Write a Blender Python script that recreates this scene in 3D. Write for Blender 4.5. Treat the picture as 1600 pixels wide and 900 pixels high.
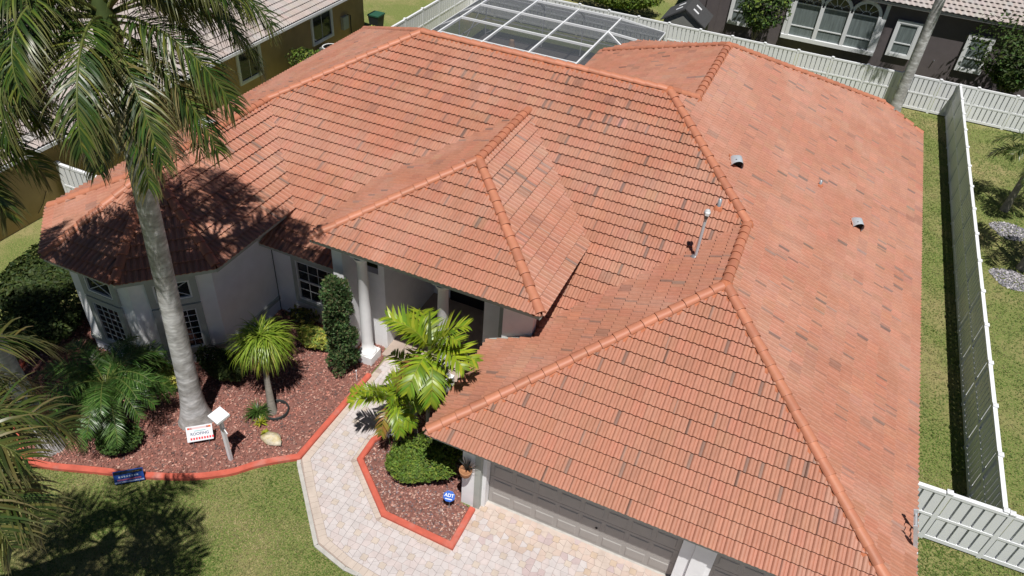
import bpy, math, random
import numpy as np
from mathutils import Vector, Matrix
R = math.radians
rnd = random.Random(7)
scn = bpy.context.scene
for o in list(bpy.data.objects): bpy.data.objects.remove(o)

# ------------------------------------------------------------ camera
CAM = Vector((5.7795, -10.289, 16.6797)); YAW, PITCH, ROLL, FPX = .3618, .6795, .0842, 1179.75
_fw = Vector((-math.sin(YAW)*math.cos(PITCH), math.cos(YAW)*math.cos(PITCH), -math.sin(PITCH)))
_r0 = Vector((math.cos(YAW), math.sin(YAW), 0)); _u0 = _r0.cross(_fw)
_rt = math.cos(ROLL)*_r0 + math.sin(ROLL)*_u0; _up = -math.sin(ROLL)*_r0 + math.cos(ROLL)*_u0
cd = bpy.data.cameras.new('camera'); cam = bpy.data.objects.new('camera', cd); scn.collection.objects.link(cam)
cd.sensor_width = 36; cd.lens = FPX/1600*36; cd.clip_start = .1; cd.clip_end = 1000
M = Matrix.Identity(4)
for i in range(3):
    M[i][0], M[i][1], M[i][2], M[i][3] = _rt[i], _up[i], -_fw[i], CAM[i]
cam.matrix_world = M; scn.camera = cam
def px(x, y, z=0.0):
    """photo pixel -> point at height z"""
    d = _fw + (x-800)/FPX*_rt + (450-y)/FPX*_up
    return CAM + d*((z-CAM.z)/d.z)
# ------------------------------------------------------------ light
SUND = Vector((.20, -.37, 1)).normalized()
w = bpy.data.worlds.new('World'); scn.world = w; w.use_nodes = True
nt = w.node_tree; bg = nt.nodes['Background']
sky = nt.nodes.new('ShaderNodeTexSky'); sky.sky_type = 'NISHITA'; sky.sun_disc = False
sky.sun_elevation = math.asin(SUND.z); sky.sun_rotation = math.atan2(SUND.x, SUND.y); sky.air_density = .45; sky.dust_density = 0; sky.ozone_density = 1.5
nt.links.new(sky.outputs[0], bg.inputs[0]); bg.inputs[1].default_value = .05
sl = bpy.data.lights.new('sun', 'SUN'); sl.energy = 5.0; sl.angle = R(.53); sl.color = (1, .97, .925)
so = bpy.data.objects.new('sun', sl); scn.collection.objects.link(so)
so.rotation_euler = SUND.to_track_quat('Z', 'Y').to_euler(); so.location = (0, 0, 40)
vs = scn.view_settings; vs.view_transform = 'Standard'; vs.look = 'None'; vs.exposure = .0; vs.gamma = 1
scn.cycles.max_bounces = 8; scn.cycles.transparent_max_bounces = 16

# ------------------------------------------------------------ helpers
COL = scn.collection
def V(*a): return Vector(a)
class MB:
    def __init__(s): s.v = []; s.f = []; s.c = []; s.cur = (1, 1, 1); s.sm = []
    def vert(s, p, c=None): s.v.append((p[0], p[1], p[2])); s.c.append(c or s.cur); return len(s.v)-1
    def face(s, pts, c=None, smooth=False):
        i = [s.vert(p, c) for p in pts]; s.f.append(i); s.sm.append(smooth); return s
    def grid(s, rows, c=None, smooth=True, cols=None, closed=False):
        base = len(s.v); n = len(rows[0])
        for j, r in enumerate(rows):
            for k, p in enumerate(r): s.vert(p, (cols[j][k] if cols else c))
        for j in range(len(rows)-1):
            for k in range(n if closed else n-1):
                k2 = (k+1) % n
                s.f.append([base+j*n+k, base+j*n+k2, base+(j+1)*n+k2, base+(j+1)*n+k]); s.sm.append(smooth)
        return s
    def box(s, a, b, c=None):
        x0, y0, z0 = [min(a[i], b[i]) for i in range(3)]; x1, y1, z1 = [max(a[i], b[i]) for i in range(3)]
        return s.obox(V((x0+x1)/2, (y0+y1)/2, (z0+z1)/2), V(1, 0, 0), V(0, 1, 0), V(0, 0, 1), (x1-x0)/2, (y1-y0)/2, (z1-z0)/2, c)
    def obox(s, o, ex, ey, ez, hx, hy, hz, c=None, bev=0):
        P = lambda i, j, k: o+ex*(hx*i)+ey*(hy*j)+ez*(hz*k)
        b = len(s.v)
        for i in (-1, 1):
            for j in (-1, 1):
                for k in (-1, 1): s.vert(P(i, j, k), c)
        for q in ((0, 1, 3, 2), (4, 6, 7, 5), (0, 4, 5, 1), (2, 3, 7, 6), (0, 2, 6, 4), (1, 5, 7, 3)):
            s.f.append([b+t for t in q]); s.sm.append(False)
        return s
    def bar(s, p, q, w, h=None, c=None, up=None):
        p = Vector(p); q = Vector(q); d = (q-p); L = d.length; d.normalize(); h = h or w
        u = Vector(up) if up else (V(0, 0, 1) if abs(d.z) < .95 else V(0, 1, 0))
        sd = d.cross(u).normalized(); u = sd.cross(d)
        return s.obox((p+q)/2, d, sd, u, L/2, w/2, h/2, c)
    def prism(s, poly, z0, z1, c=None, cb=False):
        n = len(poly); top = [s.vert((x, y, z1), c) for x, y in poly]; s.f.append(top); s.sm.append(False)
        for i in range(n):
            a, b = poly[i], poly[(i+1) % n]
            s.face([(a[0], a[1], z0), (b[0], b[1], z0), (b[0], b[1], z1), (a[0], a[1], z1)], c)
        if cb: s.face([(x, y, z0) for x, y in reversed(poly)], c)
        return s
    def lathe(s, prof, o, n=16, c=None, axis=None, smooth=True):
        rows = []
        ax = Vector(axis).normalized() if axis else V(0, 0, 1)
        e1 = ax.orthogonal().normalized() if axis else V(1, 0, 0); e2 = ax.cross(e1)
        for r, z in prof:
            rows.append([Vector(o)+ax*z+(e1*math.cos(t*2*math.pi/n)+e2*math.sin(t*2*math.pi/n))*r for t in range(n)])
        s.grid(rows, c, smooth, closed=True); return s
    def tube(s, pts, rad, n=8, c=None, cols=None):
        rows = []; pts = [Vector(p) for p in pts]
        for i, p in enumerate(pts):
            d = (pts[min(i+1, len(pts)-1)]-pts[max(i-1, 0)]).normalized()
            u = V(0, 0, 1) if abs(d.z) < .9 else V(1, 0, 0)
            a = d.cross(u).normalized(); b = a.cross(d); r = rad[i] if hasattr(rad, '__len__') else rad
            rows.append([p+(a*math.cos(t*2*math.pi/n)+b*math.sin(t*2*math.pi/n))*r for t in range(n)])
        s.grid(rows, c, True, closed=True)
        for r in (rows[0][::-1], rows[-1]): s.face(r, c)
        return s
    def mesh(s, name, mat):
        me = bpy.data.meshes.new(name); me.from_pydata(s.v, [], s.f)
        at = me.color_attributes.new('Col', 'FLOAT_COLOR', 'POINT')
        cc = np.ones((len(s.v), 4), dtype=np.float32); cc[:, :3] = np.array(s.c, dtype=np.float32).reshape(-1, 3)
        at.data.foreach_set('color', cc.ravel())
        me.polygons.foreach_set('use_smooth', s.sm)
        me.materials.append(mat); me.update(); return me
    def build(s, name, mat, parent=None):
        return link(name, s.mesh(name, mat), parent)
def wmat(o):
    return o.get('_w') and Matrix(np.array(o['_w']).reshape(4, 4).tolist()) or Matrix.Identity(4)
def link(name, me, parent=None, mw=None):
    o = bpy.data.objects.new(name, me); COL.objects.link(o)
    if parent is not None:
        o.parent = parent
        o.matrix_parent_inverse = WM[parent.name].inverted() if parent.name in WM else Matrix.Identity(4)
    if mw is not None: o.matrix_basis = mw; WM[o.name] = mw.copy()
    return o
WM = {}
def tag(o, label=None, cat=None, group=None, kind=None):
    if label: o['label'] = label
    if cat: o['category'] = cat
    if group: o['group'] = group
    if kind: o['kind'] = kind
    return o
def thing(name, label, cat, loc=(0, 0, 0), group=None):
    o = bpy.data.objects.new(name, None); COL.objects.link(o); o.location = loc; o.empty_display_size = .2
    WM[o.name] = Matrix.Translation(Vector(loc)); return tag(o, label, cat, group)

# ------------------------------------------------------------ materials
def mat(name, col, rough=.7, var=.12, scale=6., bump=0., bscale=60., spec=.3, metal=0., col2=None, c2scale=2., c2lo=.45, c2hi=.6, trans=0., stretch=None, usecol=True):
    m = bpy.data.materials.new(name); m.use_nodes = True; n = m.node_tree.nodes; l = m.node_tree.links
    b = n['Principled BSDF']; b.inputs['Roughness'].default_value = rough; b.inputs['Specular IOR Level'].default_value = spec; b.inputs['Metallic'].default_value = metal
    tc = n.new('ShaderNodeTexCoord'); src = tc.outputs['Object']
    if stretch:
        mp = n.new('ShaderNodeMapping'); mp.inputs['Scale'].default_value = stretch; l.new(src, mp.inputs[0]); src = mp.outputs[0]
    base = n.new('ShaderNodeRGB'); base.outputs[0].default_value = (*col, 1); cur = base.outputs[0]
    if col2:
        nz = n.new('ShaderNodeTexNoise'); nz.inputs['Scale'].default_value = c2scale; nz.inputs['Detail'].default_value = 5; l.new(src, nz.inputs[0])
        mr = n.new('ShaderNodeMapRange'); mr.inputs[1].default_value = c2lo; mr.inputs[2].default_value = c2hi; l.new(nz.outputs[0], mr.inputs[0])
        mx = n.new('ShaderNodeMix'); mx.data_type = 'RGBA'; l.new(mr.outputs[0], mx.inputs[0]); l.new(cur, mx.inputs[6]); mx.inputs[7].default_value = (*col2, 1); cur = mx.outputs[2]
    if var:
        nz = n.new('ShaderNodeTexNoise'); nz.inputs['Scale'].default_value = scale; nz.inputs['Detail'].default_value = 6; l.new(src, nz.inputs[0])
        mr = n.new('ShaderNodeMapRange'); mr.inputs[1].default_value = .25; mr.inputs[2].default_value = .75; mr.inputs[3].default_value = 1-var; mr.inputs[4].default_value = 1+var; l.new(nz.outputs[0], mr.inputs[0])
        mu = n.new('ShaderNodeMix'); mu.data_type = 'RGBA'; mu.blend_type = 'MULTIPLY'; mu.inputs[0].default_value = 1; l.new(cur, mu.inputs[6]); l.new(mr.outputs[0], mu.inputs[7]); cur = mu.outputs[2]
    if usecol:
        at = n.new('ShaderNodeAttribute'); at.attribute_name = 'Col'
        mu = n.new('ShaderNodeMix'); mu.data_type = 'RGBA'; mu.blend_type = 'MULTIPLY'; mu.inputs[0].default_value = 1; l.new(cur, mu.inputs[6]); l.new(at.outputs[0], mu.inputs[7]); cur = mu.outputs[2]
    l.new(cur, b.inputs['Base Color'])
    if bump:
        nz = n.new('ShaderNodeTexNoise'); nz.inputs['Scale'].default_value = bscale; nz.inputs['Detail'].default_value = 4; l.new(src, nz.inputs[0])
        bp = n.new('ShaderNodeBump'); bp.inputs['Strength'].default_value = 1; bp.inputs['Distance'].default_value = bump; l.new(nz.outputs[0], bp.inputs['Height']); l.new(bp.outputs[0], b.inputs['Normal'])
    if trans:
        tr = n.new('ShaderNodeBsdfTranslucent'); l.new(cur, tr.inputs[0]); ms = n.new('ShaderNodeMixShader'); ms.inputs[0].default_value = trans
        l.new(b.outputs[0], ms.inputs[1]); l.new(tr.outputs[0], ms.inputs[2]); l.new(ms.outputs[0], n['Material Output'].inputs[0])
    return m
MT = {}
MT['tile'] = mat('terracotta_tile', (.415, .184, .120), .5, .09, 9, .001, 220, .35, col2=(.44, .217, .150), c2scale=.5)
MT['cap'] = mat('ridge_cap_clay', (.46, .18, .105), .5, .10, 5, .001, 120, .4)
MT['mortar'] = mat('orange_mortar', (.47, .165, .085), .85, .2, 14, .006, 60, .2)
MT['ntile'] = mat('pale_tile', (.43, .38, .355), .7, .08, 5, .001, 200, .25, col2=(.42, .36, .33), c2scale=.5)
MT['white'] = mat('white_stucco', (.86, .86, .87), .85, .05, 3, .003, 180, .2)
MT['grey_trim'] = mat('grey_trim_stucco', (.42, .44, .41), .85, .06, 4, .002, 180, .2)
MT['soffit'] = mat('soffit_paint', (.42, .40, .39), .8, .05)
MT['vinyl'] = mat('white_vinyl', (.80, .81, .83), .38, .03, 2, 0, 1, .45)
MT['door'] = mat('garage_door_steel', (.37, .35, .33), .55, .05, 3, .0006, 300, .3)
MT['glass'] = mat('dark_glass', (.014, .017, .02), .07, 0, 1, 0, 1, .6)
MT['blind'] = mat('window_with_blind', (.16, .19, .19), .18, .25, 2.2, 0, 1, .6, stretch=(6, 1, .5))
MT['frame'] = mat('window_frame', (.72, .73, .74), .5, .03)
MT['tan'] = mat('tan_stucco', (.42, .30, .15), .9, .10, 2, .004, 160, .15)
MT['darkstucco'] = mat('mauve_grey_stucco', (.125, .107, .11), .9, .08, 2, .004, 120, .15)
MT['dark'] = mat('near_black', (.012, .011, .012), .7, .1)
MT['curb'] = mat('red_curb_concrete', (.53, .115, .075), .75, .16, 5, .003, 120, .3, col2=(.50, .20, .16), c2scale=2.2, c2lo=.55, c2hi=.75)
MT['paver'] = mat('paver_stone', (.545, .495, .475), .85, .09, 4, .002, 150, .2, col2=(.48, .425, .40), c2scale=1.1, c2lo=.52, c2hi=.8)
MT['grout'] = mat('joint_sand', (.36, .29, .255), .95, .15, 20)
MT['concrete'] = mat('concrete_edge', (.46, .44, .41), .9, .15, 6, .004, 80)
MT['soil'] = mat('bed_soil', (.22, .10, .08), .95, .3, 12, .02, 30)
MT['pebble'] = mat('lava_rock_mulch', (1.06, 1.0, .98), .85, .25, 30, .004, 90)
MT['bark'] = mat('palm_bark', (.36, .35, .335), .9, .30, 7, .004, 60, .2, col2=(.54, .535, .53), c2scale=2.2, stretch=(1, 1, 2.2))
MT['thinbark'] = mat('slender_bark', (.22, .20, .17), .9, .25, 8, .006, 30, .2, stretch=(1, 1, 6))
MT['leaf'] = mat('leaf', (1, 1, 1), .36, .15, 3, 0, 1, .45, trans=.28)
MT['leafd'] = mat('matte_leaf', (1, 1, 1), .6, .2, 4, 0, 1, .3, trans=.2)
MT['metal'] = mat('galvanised', (.60, .64, .68), .4, .1, 6, 0, 1, .5, .25)
MT['alu'] = mat('aluminium_paint', (.74, .75, .76), .4, .05, 3)
MT['rub'] = mat('dark_plastic', (.03, .035, .035), .5, .1)
MT['green'] = mat('green_plastic', (.03, .10, .06), .45, .1)
MT['plain'] = mat('painted_print', (1, 1, 1), .5, 0)
MT['rock'] = mat('pale_limestone', (.58, .52, .40), .9, .2, 6, .02, 22, col2=(.45, .36, .17), c2scale=4)
MT['gravel'] = mat('grey_gravel', (.32, .33, .36), .95, .5, 26, .03, 30)
MT['shingle'] = mat('grey_shingle', (.06, .06, .062), .9, .2, 12)
MT['clay'] = mat('terracotta_pot', (.45, .22, .11), .8, .1)
def lawn_mat(name, green, tan, lo, hi, far=False):
    m = bpy.data.materials.new(name); m.use_nodes = True; n = m.node_tree.nodes; l = m.node_tree.links; b = n['Principled BSDF']
    b.inputs['Roughness'].default_value = .9; b.inputs['Specular IOR Level'].default_value = .15
    tc = n.new('ShaderNodeTexCoord')
    def noise(sc, d=6, ro=.6):
        z = n.new('ShaderNodeTexNoise'); z.inputs['Scale'].default_value = sc; z.inputs['Detail'].default_value = d; z.inputs['Roughness'].default_value = ro; l.new(tc.outputs['Object'], z.inputs[0]); return z.outputs[0]
    def mr(src, a, c, t0=0., t1=1.):
        q = n.new('ShaderNodeMapRange'); q.inputs[1].default_value = a; q.inputs[2].default_value = c; q.inputs[3].default_value = t0; q.inputs[4].default_value = t1; l.new(src, q.inputs[0]); return q.outputs[0]
    def mix(f, a, c, bt='MIX'):
        q = n.new('ShaderNodeMix'); q.data_type = 'RGBA'; q.blend_type = bt
        if isinstance(f, float): q.inputs[0].default_value = f
        else: l.new(f, q.inputs[0])
        for s_, v_ in ((6, a), (7, c)):
            if isinstance(v_, tuple): q.inputs[s_].default_value = (*v_, 1)
            else: l.new(v_, q.inputs[s_])
        return q.outputs[2]
    c = mix(mr(noise(.45), lo, hi), green, tan)
    c = mix(mr(noise(7., 4), .5, .78), c, (green[0]*.62, green[1]*.62, green[2]*.62))
    c = mix(mr(noise(22., 5), .42, .7), c, (tan[0]*1.08, tan[1]*1.05, tan[2]))
    c = mix(1., c, mr(noise(75., 4, .7), .3, .7, .45, 1.45), 'MULTIPLY'); c = mix(1., c, mr(noise(30., 5, .75), .3, .7, .6, 1.35), 'MULTIPLY')
    l.new(c, b.inputs['Base Color'])
    bp = n.new('ShaderNodeBump'); bp.inputs['Distance'].default_value = .03; bp.inputs['Strength'].default_value = .9; l.new(noise(80., 4, .7), bp.inputs['Height']); l.new(bp.outputs[0], b.inputs['Normal'])
    return m
MT['lawn'] = lawn_mat('lawn_grass', (.135, .21, .045), (.35, .30, .14), .47, .68)
def screen_mat():
    m = bpy.data.materials.new('insect_screen'); m.use_nodes = True; n = m.node_tree.nodes; l = m.node_tree.links
    b = n['Principled BSDF']; b.inputs['Base Color'].default_value = (.06, .068, .085, 1); b.inputs['Roughness'].default_value = .7
    t = n.new('ShaderNodeBsdfTransparent'); ms = n.new('ShaderNodeMixShader'); ms.inputs[0].default_value = .56
    l.new(t.outputs[0], ms.inputs[1]); l.new(b.outputs[0], ms.inputs[2]); l.new(ms.outputs[0], n['Material Output'].inputs[0]); return m
MT['screen'] = screen_mat()

# ------------------------------------------------------------ ground
mb = MB(); mb.face([(-150, -80, 0), (150, -80, 0), (150, 260, 0), (-150, 260, 0)])
tag(mb.build('ground', MT['lawn']), kind='structure')

# ------------------------------------------------------------ house dimensions (metres)
S = .5; NL = math.sqrt(1+S*S)
HG, W = 2.633, 10.878            # garage eave height, width between its eaves
CF = 1.107                       # main front slope: z = CF + S*y
ZK = 7.085; YK = (ZK-CF)/S; XK = W-(ZK-HG)/S; XL = -6.674
ZG = HG+S*W/2; YJ = (ZG-CF)/S
XM = 2.745; ZM = HG+S*(W-XM); YM = YK+(ZK-ZM)/S; YR1 = 17.92
HW = 3.685; XE = XL-(ZK-HW)/S; CL = ZK-S*XL; CW = .015
XR = (CW-CL)/(2*S); ZR = CL+S*XR; XRE = (CW-HW)/S; YT = 1.693
VY = (ZR-CF)/S; YLB = YK+(ZK-HW)/S
HP, YP, XP1, XP2 = 4.448, 3.186, -5.354, 1.5145
PH = (XP2-XP1)/2; PXC = (XP1+XP2)/2; ZP = HP+S*PH; YPB = (ZP-CF)/S; YPV = (HP-CF)/S
HM, YE = 3.037, 3.86             # main front eave
WW = XRE-XE; SIDE = WW*(math.sqrt(2)-1); A8 = SIDE/math.sqrt(2); YC = YT+SIDE/2   # bay octagon

house = thing('house', 'white stucco house with a sprawling terracotta tiled hip roof', 'house', (0, 0, 0))
# roof planes: origin on eave, direction along eave, direction up slope; lo / hi = horizontal distance from the eave line as functions of u
def plane(O, eu, inward, lo, hi):
    eu = Vector(eu).normalized(); iw = Vector(inward).normalized(); ev = (iw+V(0, 0, S)).normalized(); n = eu.cross(ev)
    if n.z < 0: n = -n
    return dict(O=Vector(O), eu=eu, ev=ev, n=n, lo=lo, hi=hi)
PLN = {}
PLN['garage_front'] = plane((0, 0, HG), (1, 0, 0), (0, 1, 0), [(0, 0), (W, 0)], [(0, 0), (W/2, W/2), (W, 0)])
PLN['garage_left'] = plane((0, 0, HG), (0, 1, 0), (1, 0, 0), [(0, 0), (3.62, 0), (3.621, 1.3), (4.5, 1.3), (YJ+.01, W/2-.15)], [(0, 0), (W/2, W/2), (YJ+.01, W/2)])
PLN['right'] = plane((W, 0, HG), (0, 1, 0), (-1, 0, 0), [(0, 0), (23.9, 0)], [(0, 0), (W/2, W/2), (YJ, W/2), (YK, W-XK), (YM, W-XM), (YR1, W-XM), (23.9, W-XM-(23.9-YR1))])
_xl = XRE-.35-XE
PLN['main_front'] = plane((XE, YE, HM), (1, 0, 0), (0, 1, 0), [(XR-XE, VY-YE), (_xl, VY-YE-(XRE-.35-XR)-.15), (_xl+.001, 0), (XP1+.42-XE, 0), (XP1+.421-XE, 2.6), (1.0-XE, 2.6), (1.001-XE, 0), (1.2-XE, .1), (W/2-XE, YJ-YE-.12)], [(XR-XE, VY-YE), (XL-XE, YK-YE), (XK-XE, YK-YE), (W/2-XE, YJ-YE)])
PLN['left'] = plane((XE, 0, HW), (0, 1, 0), (1, 0, 0), [(YT, 0), (YLB, 0)], [(YT, 0), (YC, WW/2), (VY, WW/2), (YK, XL-XE), (YLB, 0)])
PLN['wing_right'] = plane((XRE, 0, HW), (0, 1, 0), (-1, 0, 0), [(YT, 0), (YE+1.28, 0), (VY+.02, WW/2-.12)], [(YT, 0), (YC, WW/2), (VY+.02, WW/2)])
_oc = [(XRE, YT), (XRE-A8, YT-A8), (XE+A8, YT-A8), (XE, YT)]
for k in range(3):
    a, b = _oc[k+1], _oc[k]; d = V(b[0]-a[0], b[1]-a[1], 0); L = d.length; d.normalize(); inn = V(-d.y, d.x, 0)
    PLN['bay_%d' % k] = plane((a[0], a[1], HW), d, inn, [(0, 0), (L, 0)], [(0, 0), (L/2, WW/2), (L, 0)])
PLN['portico_front'] = plane((XP1, YP, HP), (1, 0, 0), (0, 1, 0), [(0, 0), (2*PH, 0)], [(0, 0), (PH, PH), (2*PH, 0)])
PLN['portico_right'] = plane((XP2, YP, HP), (0, 1, 0), (-1, 0, 0), [(0, 0), (YPV-YP, 0), (YPB-YP+.02, PH-.1)], [(0, 0), (PH, PH), (YPB-YP+.02, PH)])
PLN['portico_left'] = plane((XP1, YP, HP), (0, 1, 0), (1, 0, 0), [(0, 0), (YPV-YP, 0), (YPB-YP+.02, PH-.1)], [(0, 0), (PH, PH), (YPB-YP+.02, PH)])
XB2 = -3.16; HB = ZM-S*(XM-XB2)
PLN['rear_left'] = plane((XB2, 0, HB), (0, 1, 0), (1, 0, 0), [(YM, XM-XB2-.1), (YM+(ZM-HB)/S, -.0), (YM+(ZM-HB)/S+3.6, 0)], [(YM, XM-XB2), (YR1, XM-XB2), (YM+(ZM-HB)/S+3.6, XM-XB2-(YM+(ZM-HB)/S+3.6-YR1))])
PLN['rear_main'] = plane((XE, YLB, HW), (1, 0, 0), (0, -1, 0), [(0, 0), (XM-.1-XE, 0)], [(0, 0), (XL-XE, YLB-YK), (XK-XE, YLB-YK), (XM-.1-XE, YLB-YM+.1)])

def lerp(tab, u):
    return float(np.interp(u, [t[0] for t in tab], [t[1] for t in tab]))
TW, TE, NSEG = .331, .364, 12
def prof(t, ribs):            # t 0..1 across a tile
    x = (t*ribs) % 1.0
    if ribs == 1: return .05*(.5-.5*math.cos(2*math.pi*x))
    return .040*float(np.interp(x, RIBX, RIBH))
RIBX, RIBH = (0, .13, .25, .47, .60, .72, 1.0), (0, .72, 1, 1, .72, 0, 0)
def tpos(i, ribs):            # column positions across a tile: close together on the flanks of each rib
    return i/NSEG if ribs == 1 else (i//6+RIBX[i % 6])/2
def tile_cols(r, base, streaky):
    k = 1+r.gauss(0, .035); red = 1+r.gauss(0, .015)
    c = [k*red, k*(2-red), k*(2-red)*(1+r.gauss(0, .02))]
    cols = [tuple(c)]*(NSEG+1)
    if streaky and r.random() < .24:
        j = r.choice([0, 5, 6, 11, 12, 5, 1, 7]); d = r.uniform(.5, .88); wd = r.choice([0, 0, 1, 1, 1])
        cols = list(cols)
        for i in range(NSEG+1):
            if abs(i-j) <= wd: cols[i] = (c[0]*d*.88, c[1]*d*1.12, c[2]*d*1.3)
    elif streaky and r.random() < .025:
        d = r.uniform(.75, .9); cols = [(c[0]*d, c[1]*d*1.05, c[2]*d*1.1)]*(NSEG+1)
    return cols
def add_tile(mb, P, u0, v0, ribs, cols, clip=True, ln=.405):
    """one tile as ribbed sheet with a thick lower lip; returns True if whole"""
    whole = True; top = []; bot = []; lip = []; cc = []
    for i in range(NSEG+1):
        t = tpos(i, ribs); u = u0+t*TW; a, b = v0, v0+ln
        if clip:
            l_ = lerp(P['lo'], u)*NL; h_ = lerp(P['hi'], u)*NL
            if u < P['lo'][0][0]-1e-6 or u > P['lo'][-1][0]+1e-6: l_, h_ = 1, 0
            a2, b2 = max(a, l_-.03 if l_ > .01 else l_-.05), min(b, h_)
            if a2 > a+1e-6 or b2 < b-1e-6: whole = False
            if b2 <= a2: top.append(None); bot.append(None); lip.append(None); cc.append(None); continue
        else: a2, b2 = a, b
        pr = prof(t, ribs); nz = lambda v: .071-.059*(v-v0)/ln+pr
        Q = lambda v, n: P['O']+P['eu']*u+P['ev']*v+P['n']*n
        bot.append(Q(a2, nz(a2))); top.append(Q(b2, nz(b2))); lip.append(Q(a2, nz(a2)-.022)); cc.append(cols[i])
    if mb is None: return whole
    for i in range(NSEG):
        if bot[i] is None or bot[i+1] is None: continue
        b = len(mb.v)
        for p, c in ((bot[i], cc[i]), (bot[i+1], cc[i+1]), (top[i+1], cc[i+1]), (top[i], cc[i])): mb.vert(p, c)
        mb.f.append([b, b+1, b+2, b+3] if P['eu'].cross(P['ev']).z > 0 else [b+3, b+2, b+1, b]); mb.sm.append(True)
        mb.face([lip[i], lip[i+1], bot[i+1], bot[i]], cc[i])
    return whole
FLAT = dict(O=V(0, 0, 0), eu=V(1, 0, 0), ev=V(0, 1, 0), n=V(0, 0, 1), lo=[(0, 0)], hi=[(0, 9)])
def tiled_roof(parent, planes, material, ribs, streaky, nind, seed, colmul=(1, 1, 1)):
    r = random.Random(seed); cand = []; allt = []
    for key, P in planes.items():
        ua, ub = P['lo'][0][0], P['lo'][-1][0]; vmax = max(h for _, h in P['hi'])*NL
        for j in range(int(vmax/TE)+1):
            off = (j % 2)*TW/2
            for i in range(int((ub-ua)/TW)+3):
                u0 = ua+(i-1)*TW+off; v0 = j*TE-.05
                uc = u0+TW/2
                us = [u0, uc, u0+TW]
                ok = any(ua <= u <= ub and lerp(P['hi'], u)*NL > v0+.01 and lerp(P['lo'], u)*NL < v0+.405 for u in us)
                if not ok: continue
                whole = add_tile(None, P, u0, v0, ribs, [(1, 1, 1)]*(NSEG+1))
                c = P['O']+P['eu']*uc+P['ev']*(v0+.2)
                d = c-CAM; dep = d.dot(_fw); sx = 800+FPX*d.dot(_rt)/dep; sy = 450-FPX*d.dot(_up)/dep
                area = max(0, -d.normalized().dot(P['n']))/dep**2
                inview = 0 < sx < 1600 and 0 < sy < 900 and key not in ('rear_main', 'portico_left')
                allt.append([P, u0, v0, whole, area if inview and whole else 0])
    order = sorted(range(len(allt)), key=lambda i: -allt[i][4]); ind = set([i for i in order[:nind] if allt[i][4] > 0])
    mb = MB(); variants = []
    for k in range(48):
        m2 = MB(); add_tile(m2, FLAT, 0, 0, ribs, tile_cols(r, None, streaky), clip=False); variants.append(m2.mesh('tile', material))
    for i, (P, u0, v0, whole, _) in enumerate(allt):
        if i in ind:
            mw = Matrix.Identity(4); e = P['eu']; flip = e.cross(P['ev']).z < 0
            o = P['O']+e*u0+P['ev']*v0
            if flip: o = o+e*TW; e = -e
            for q in range(3): mw[q][0], mw[q][1], mw[q][2], mw[q][3] = e[q], P['ev'][q], P['n'][q], o[q]
            link('tile', r.choice(variants), parent, mw)
        else: add_tile(mb, P, u0, v0, ribs, tile_cols(r, None, streaky))
    tag(mb.build('tile_field', material, parent), kind='stuff')
def deck(planes, mb, off=-.015, c=(.3, .25, .22)):
    for P in planes.values():
        us = sorted(set([t[0] for t in P['lo']]+[t[0] for t in P['hi']]))
        for a, b in zip(us[:-1], us[1:]):
            if b-a < .01: continue
            Q = lambda u, h: P['O']+P['eu']*u+P['ev']*(h*NL)+P['n']*off
            mb.face([Q(a, lerp(P['lo'], a+1e-4)), Q(b, lerp(P['lo'], b-1e-4)), Q(b, lerp(P['hi'], b)), Q(a, lerp(P['hi'], a))], c)
mb = MB(); deck(PLN, mb)
roof = mb.build('roof', MT['mortar'], house)
tiled_roof(roof, PLN, MT['tile'], 2, True, 300, 3)

# ridge and hip caps on mortar
def cap_mesh(L=.43, r0=.138, r1=.124):
    mb = MB(); n = 10; rows = []
    for x, r, dz in ((0, r0, .016), (.012, r0+.003, .016), (L, r1, -.008)):
        rows.append([V(x, -r*math.cos(math.pi*k/n)*1.0, r*.8*math.sin(math.pi*k/n)+dz) for k in range(n+1)])
    mb.grid(rows[1:]); mb.grid(rows[:2], smooth=False)
    inner = [V(0, p.y*.82, p.z*.82-.004) for p in rows[0]]
    mb.grid([inner, rows[0]], smooth=False, c=(.6, .5, .45))
    return mb
CAPV = []
for k in range(6):
    m_ = cap_mesh(); t = 1+rnd.gauss(0, .05); m_.c = [(c[0]*t, c[1]*t*(1+rnd.gauss(0, .02)), c[2]*t) for c in m_.c]; CAPV.append(m_.mesh('ridge_cap', MT['cap']))
mort = MB()
def caps(p0, p1, k, step=.375, start=0., end=0.):
    """k: lateral fall of the roof either side of the line (0.5 ridge, 0.354 hip)"""
    p0, p1 = Vector(p0), Vector(p1); d = p1-p0; L = d.length; d.normalize()
    sd = V(0, 0, 1).cross(d).normalized(); u = d.cross(sd)
    n = max(1, int((L-start-end)/step)); st = (L-start-end)/n
    for i in range(n):
        o = p0+d*(start+i*st)+u*(.045+.004*rnd.random()); j = rnd.gauss(0, .022); ex = (d+sd*j).normalized(); ey = V(0, 0, 1).cross(ex).normalized(); ez = ex.cross(ey)
        mw = Matrix.Identity(4)
        for q in range(3): mw[q][0], mw[q][1], mw[q][2], mw[q][3] = ex[q], ey[q], ez[q], o[q]
        link('ridge_cap', rnd.choice(CAPV), roof, mw)
    rows = []; m = int(L/.055); wl = wr = .17
    for i in range(m+1):
        wl = .15+.05*rnd.random(); wr = .15+.05*rnd.random(); c = p0+d*(L*i/m)
        rows.append([c+sd*wl-V(0, 0, k*wl-.03), c+sd*(wl-.03)-V(0, 0, k*wl-.07), c+sd*.10+V(0, 0, .06), c-sd*.10+V(0, 0, .06), c-sd*(wr-.03)-V(0, 0, k*wr-.07), c-sd*wr-V(0, 0, k*wr-.03)])
    mort.grid(rows, (1, 1, 1))
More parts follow.
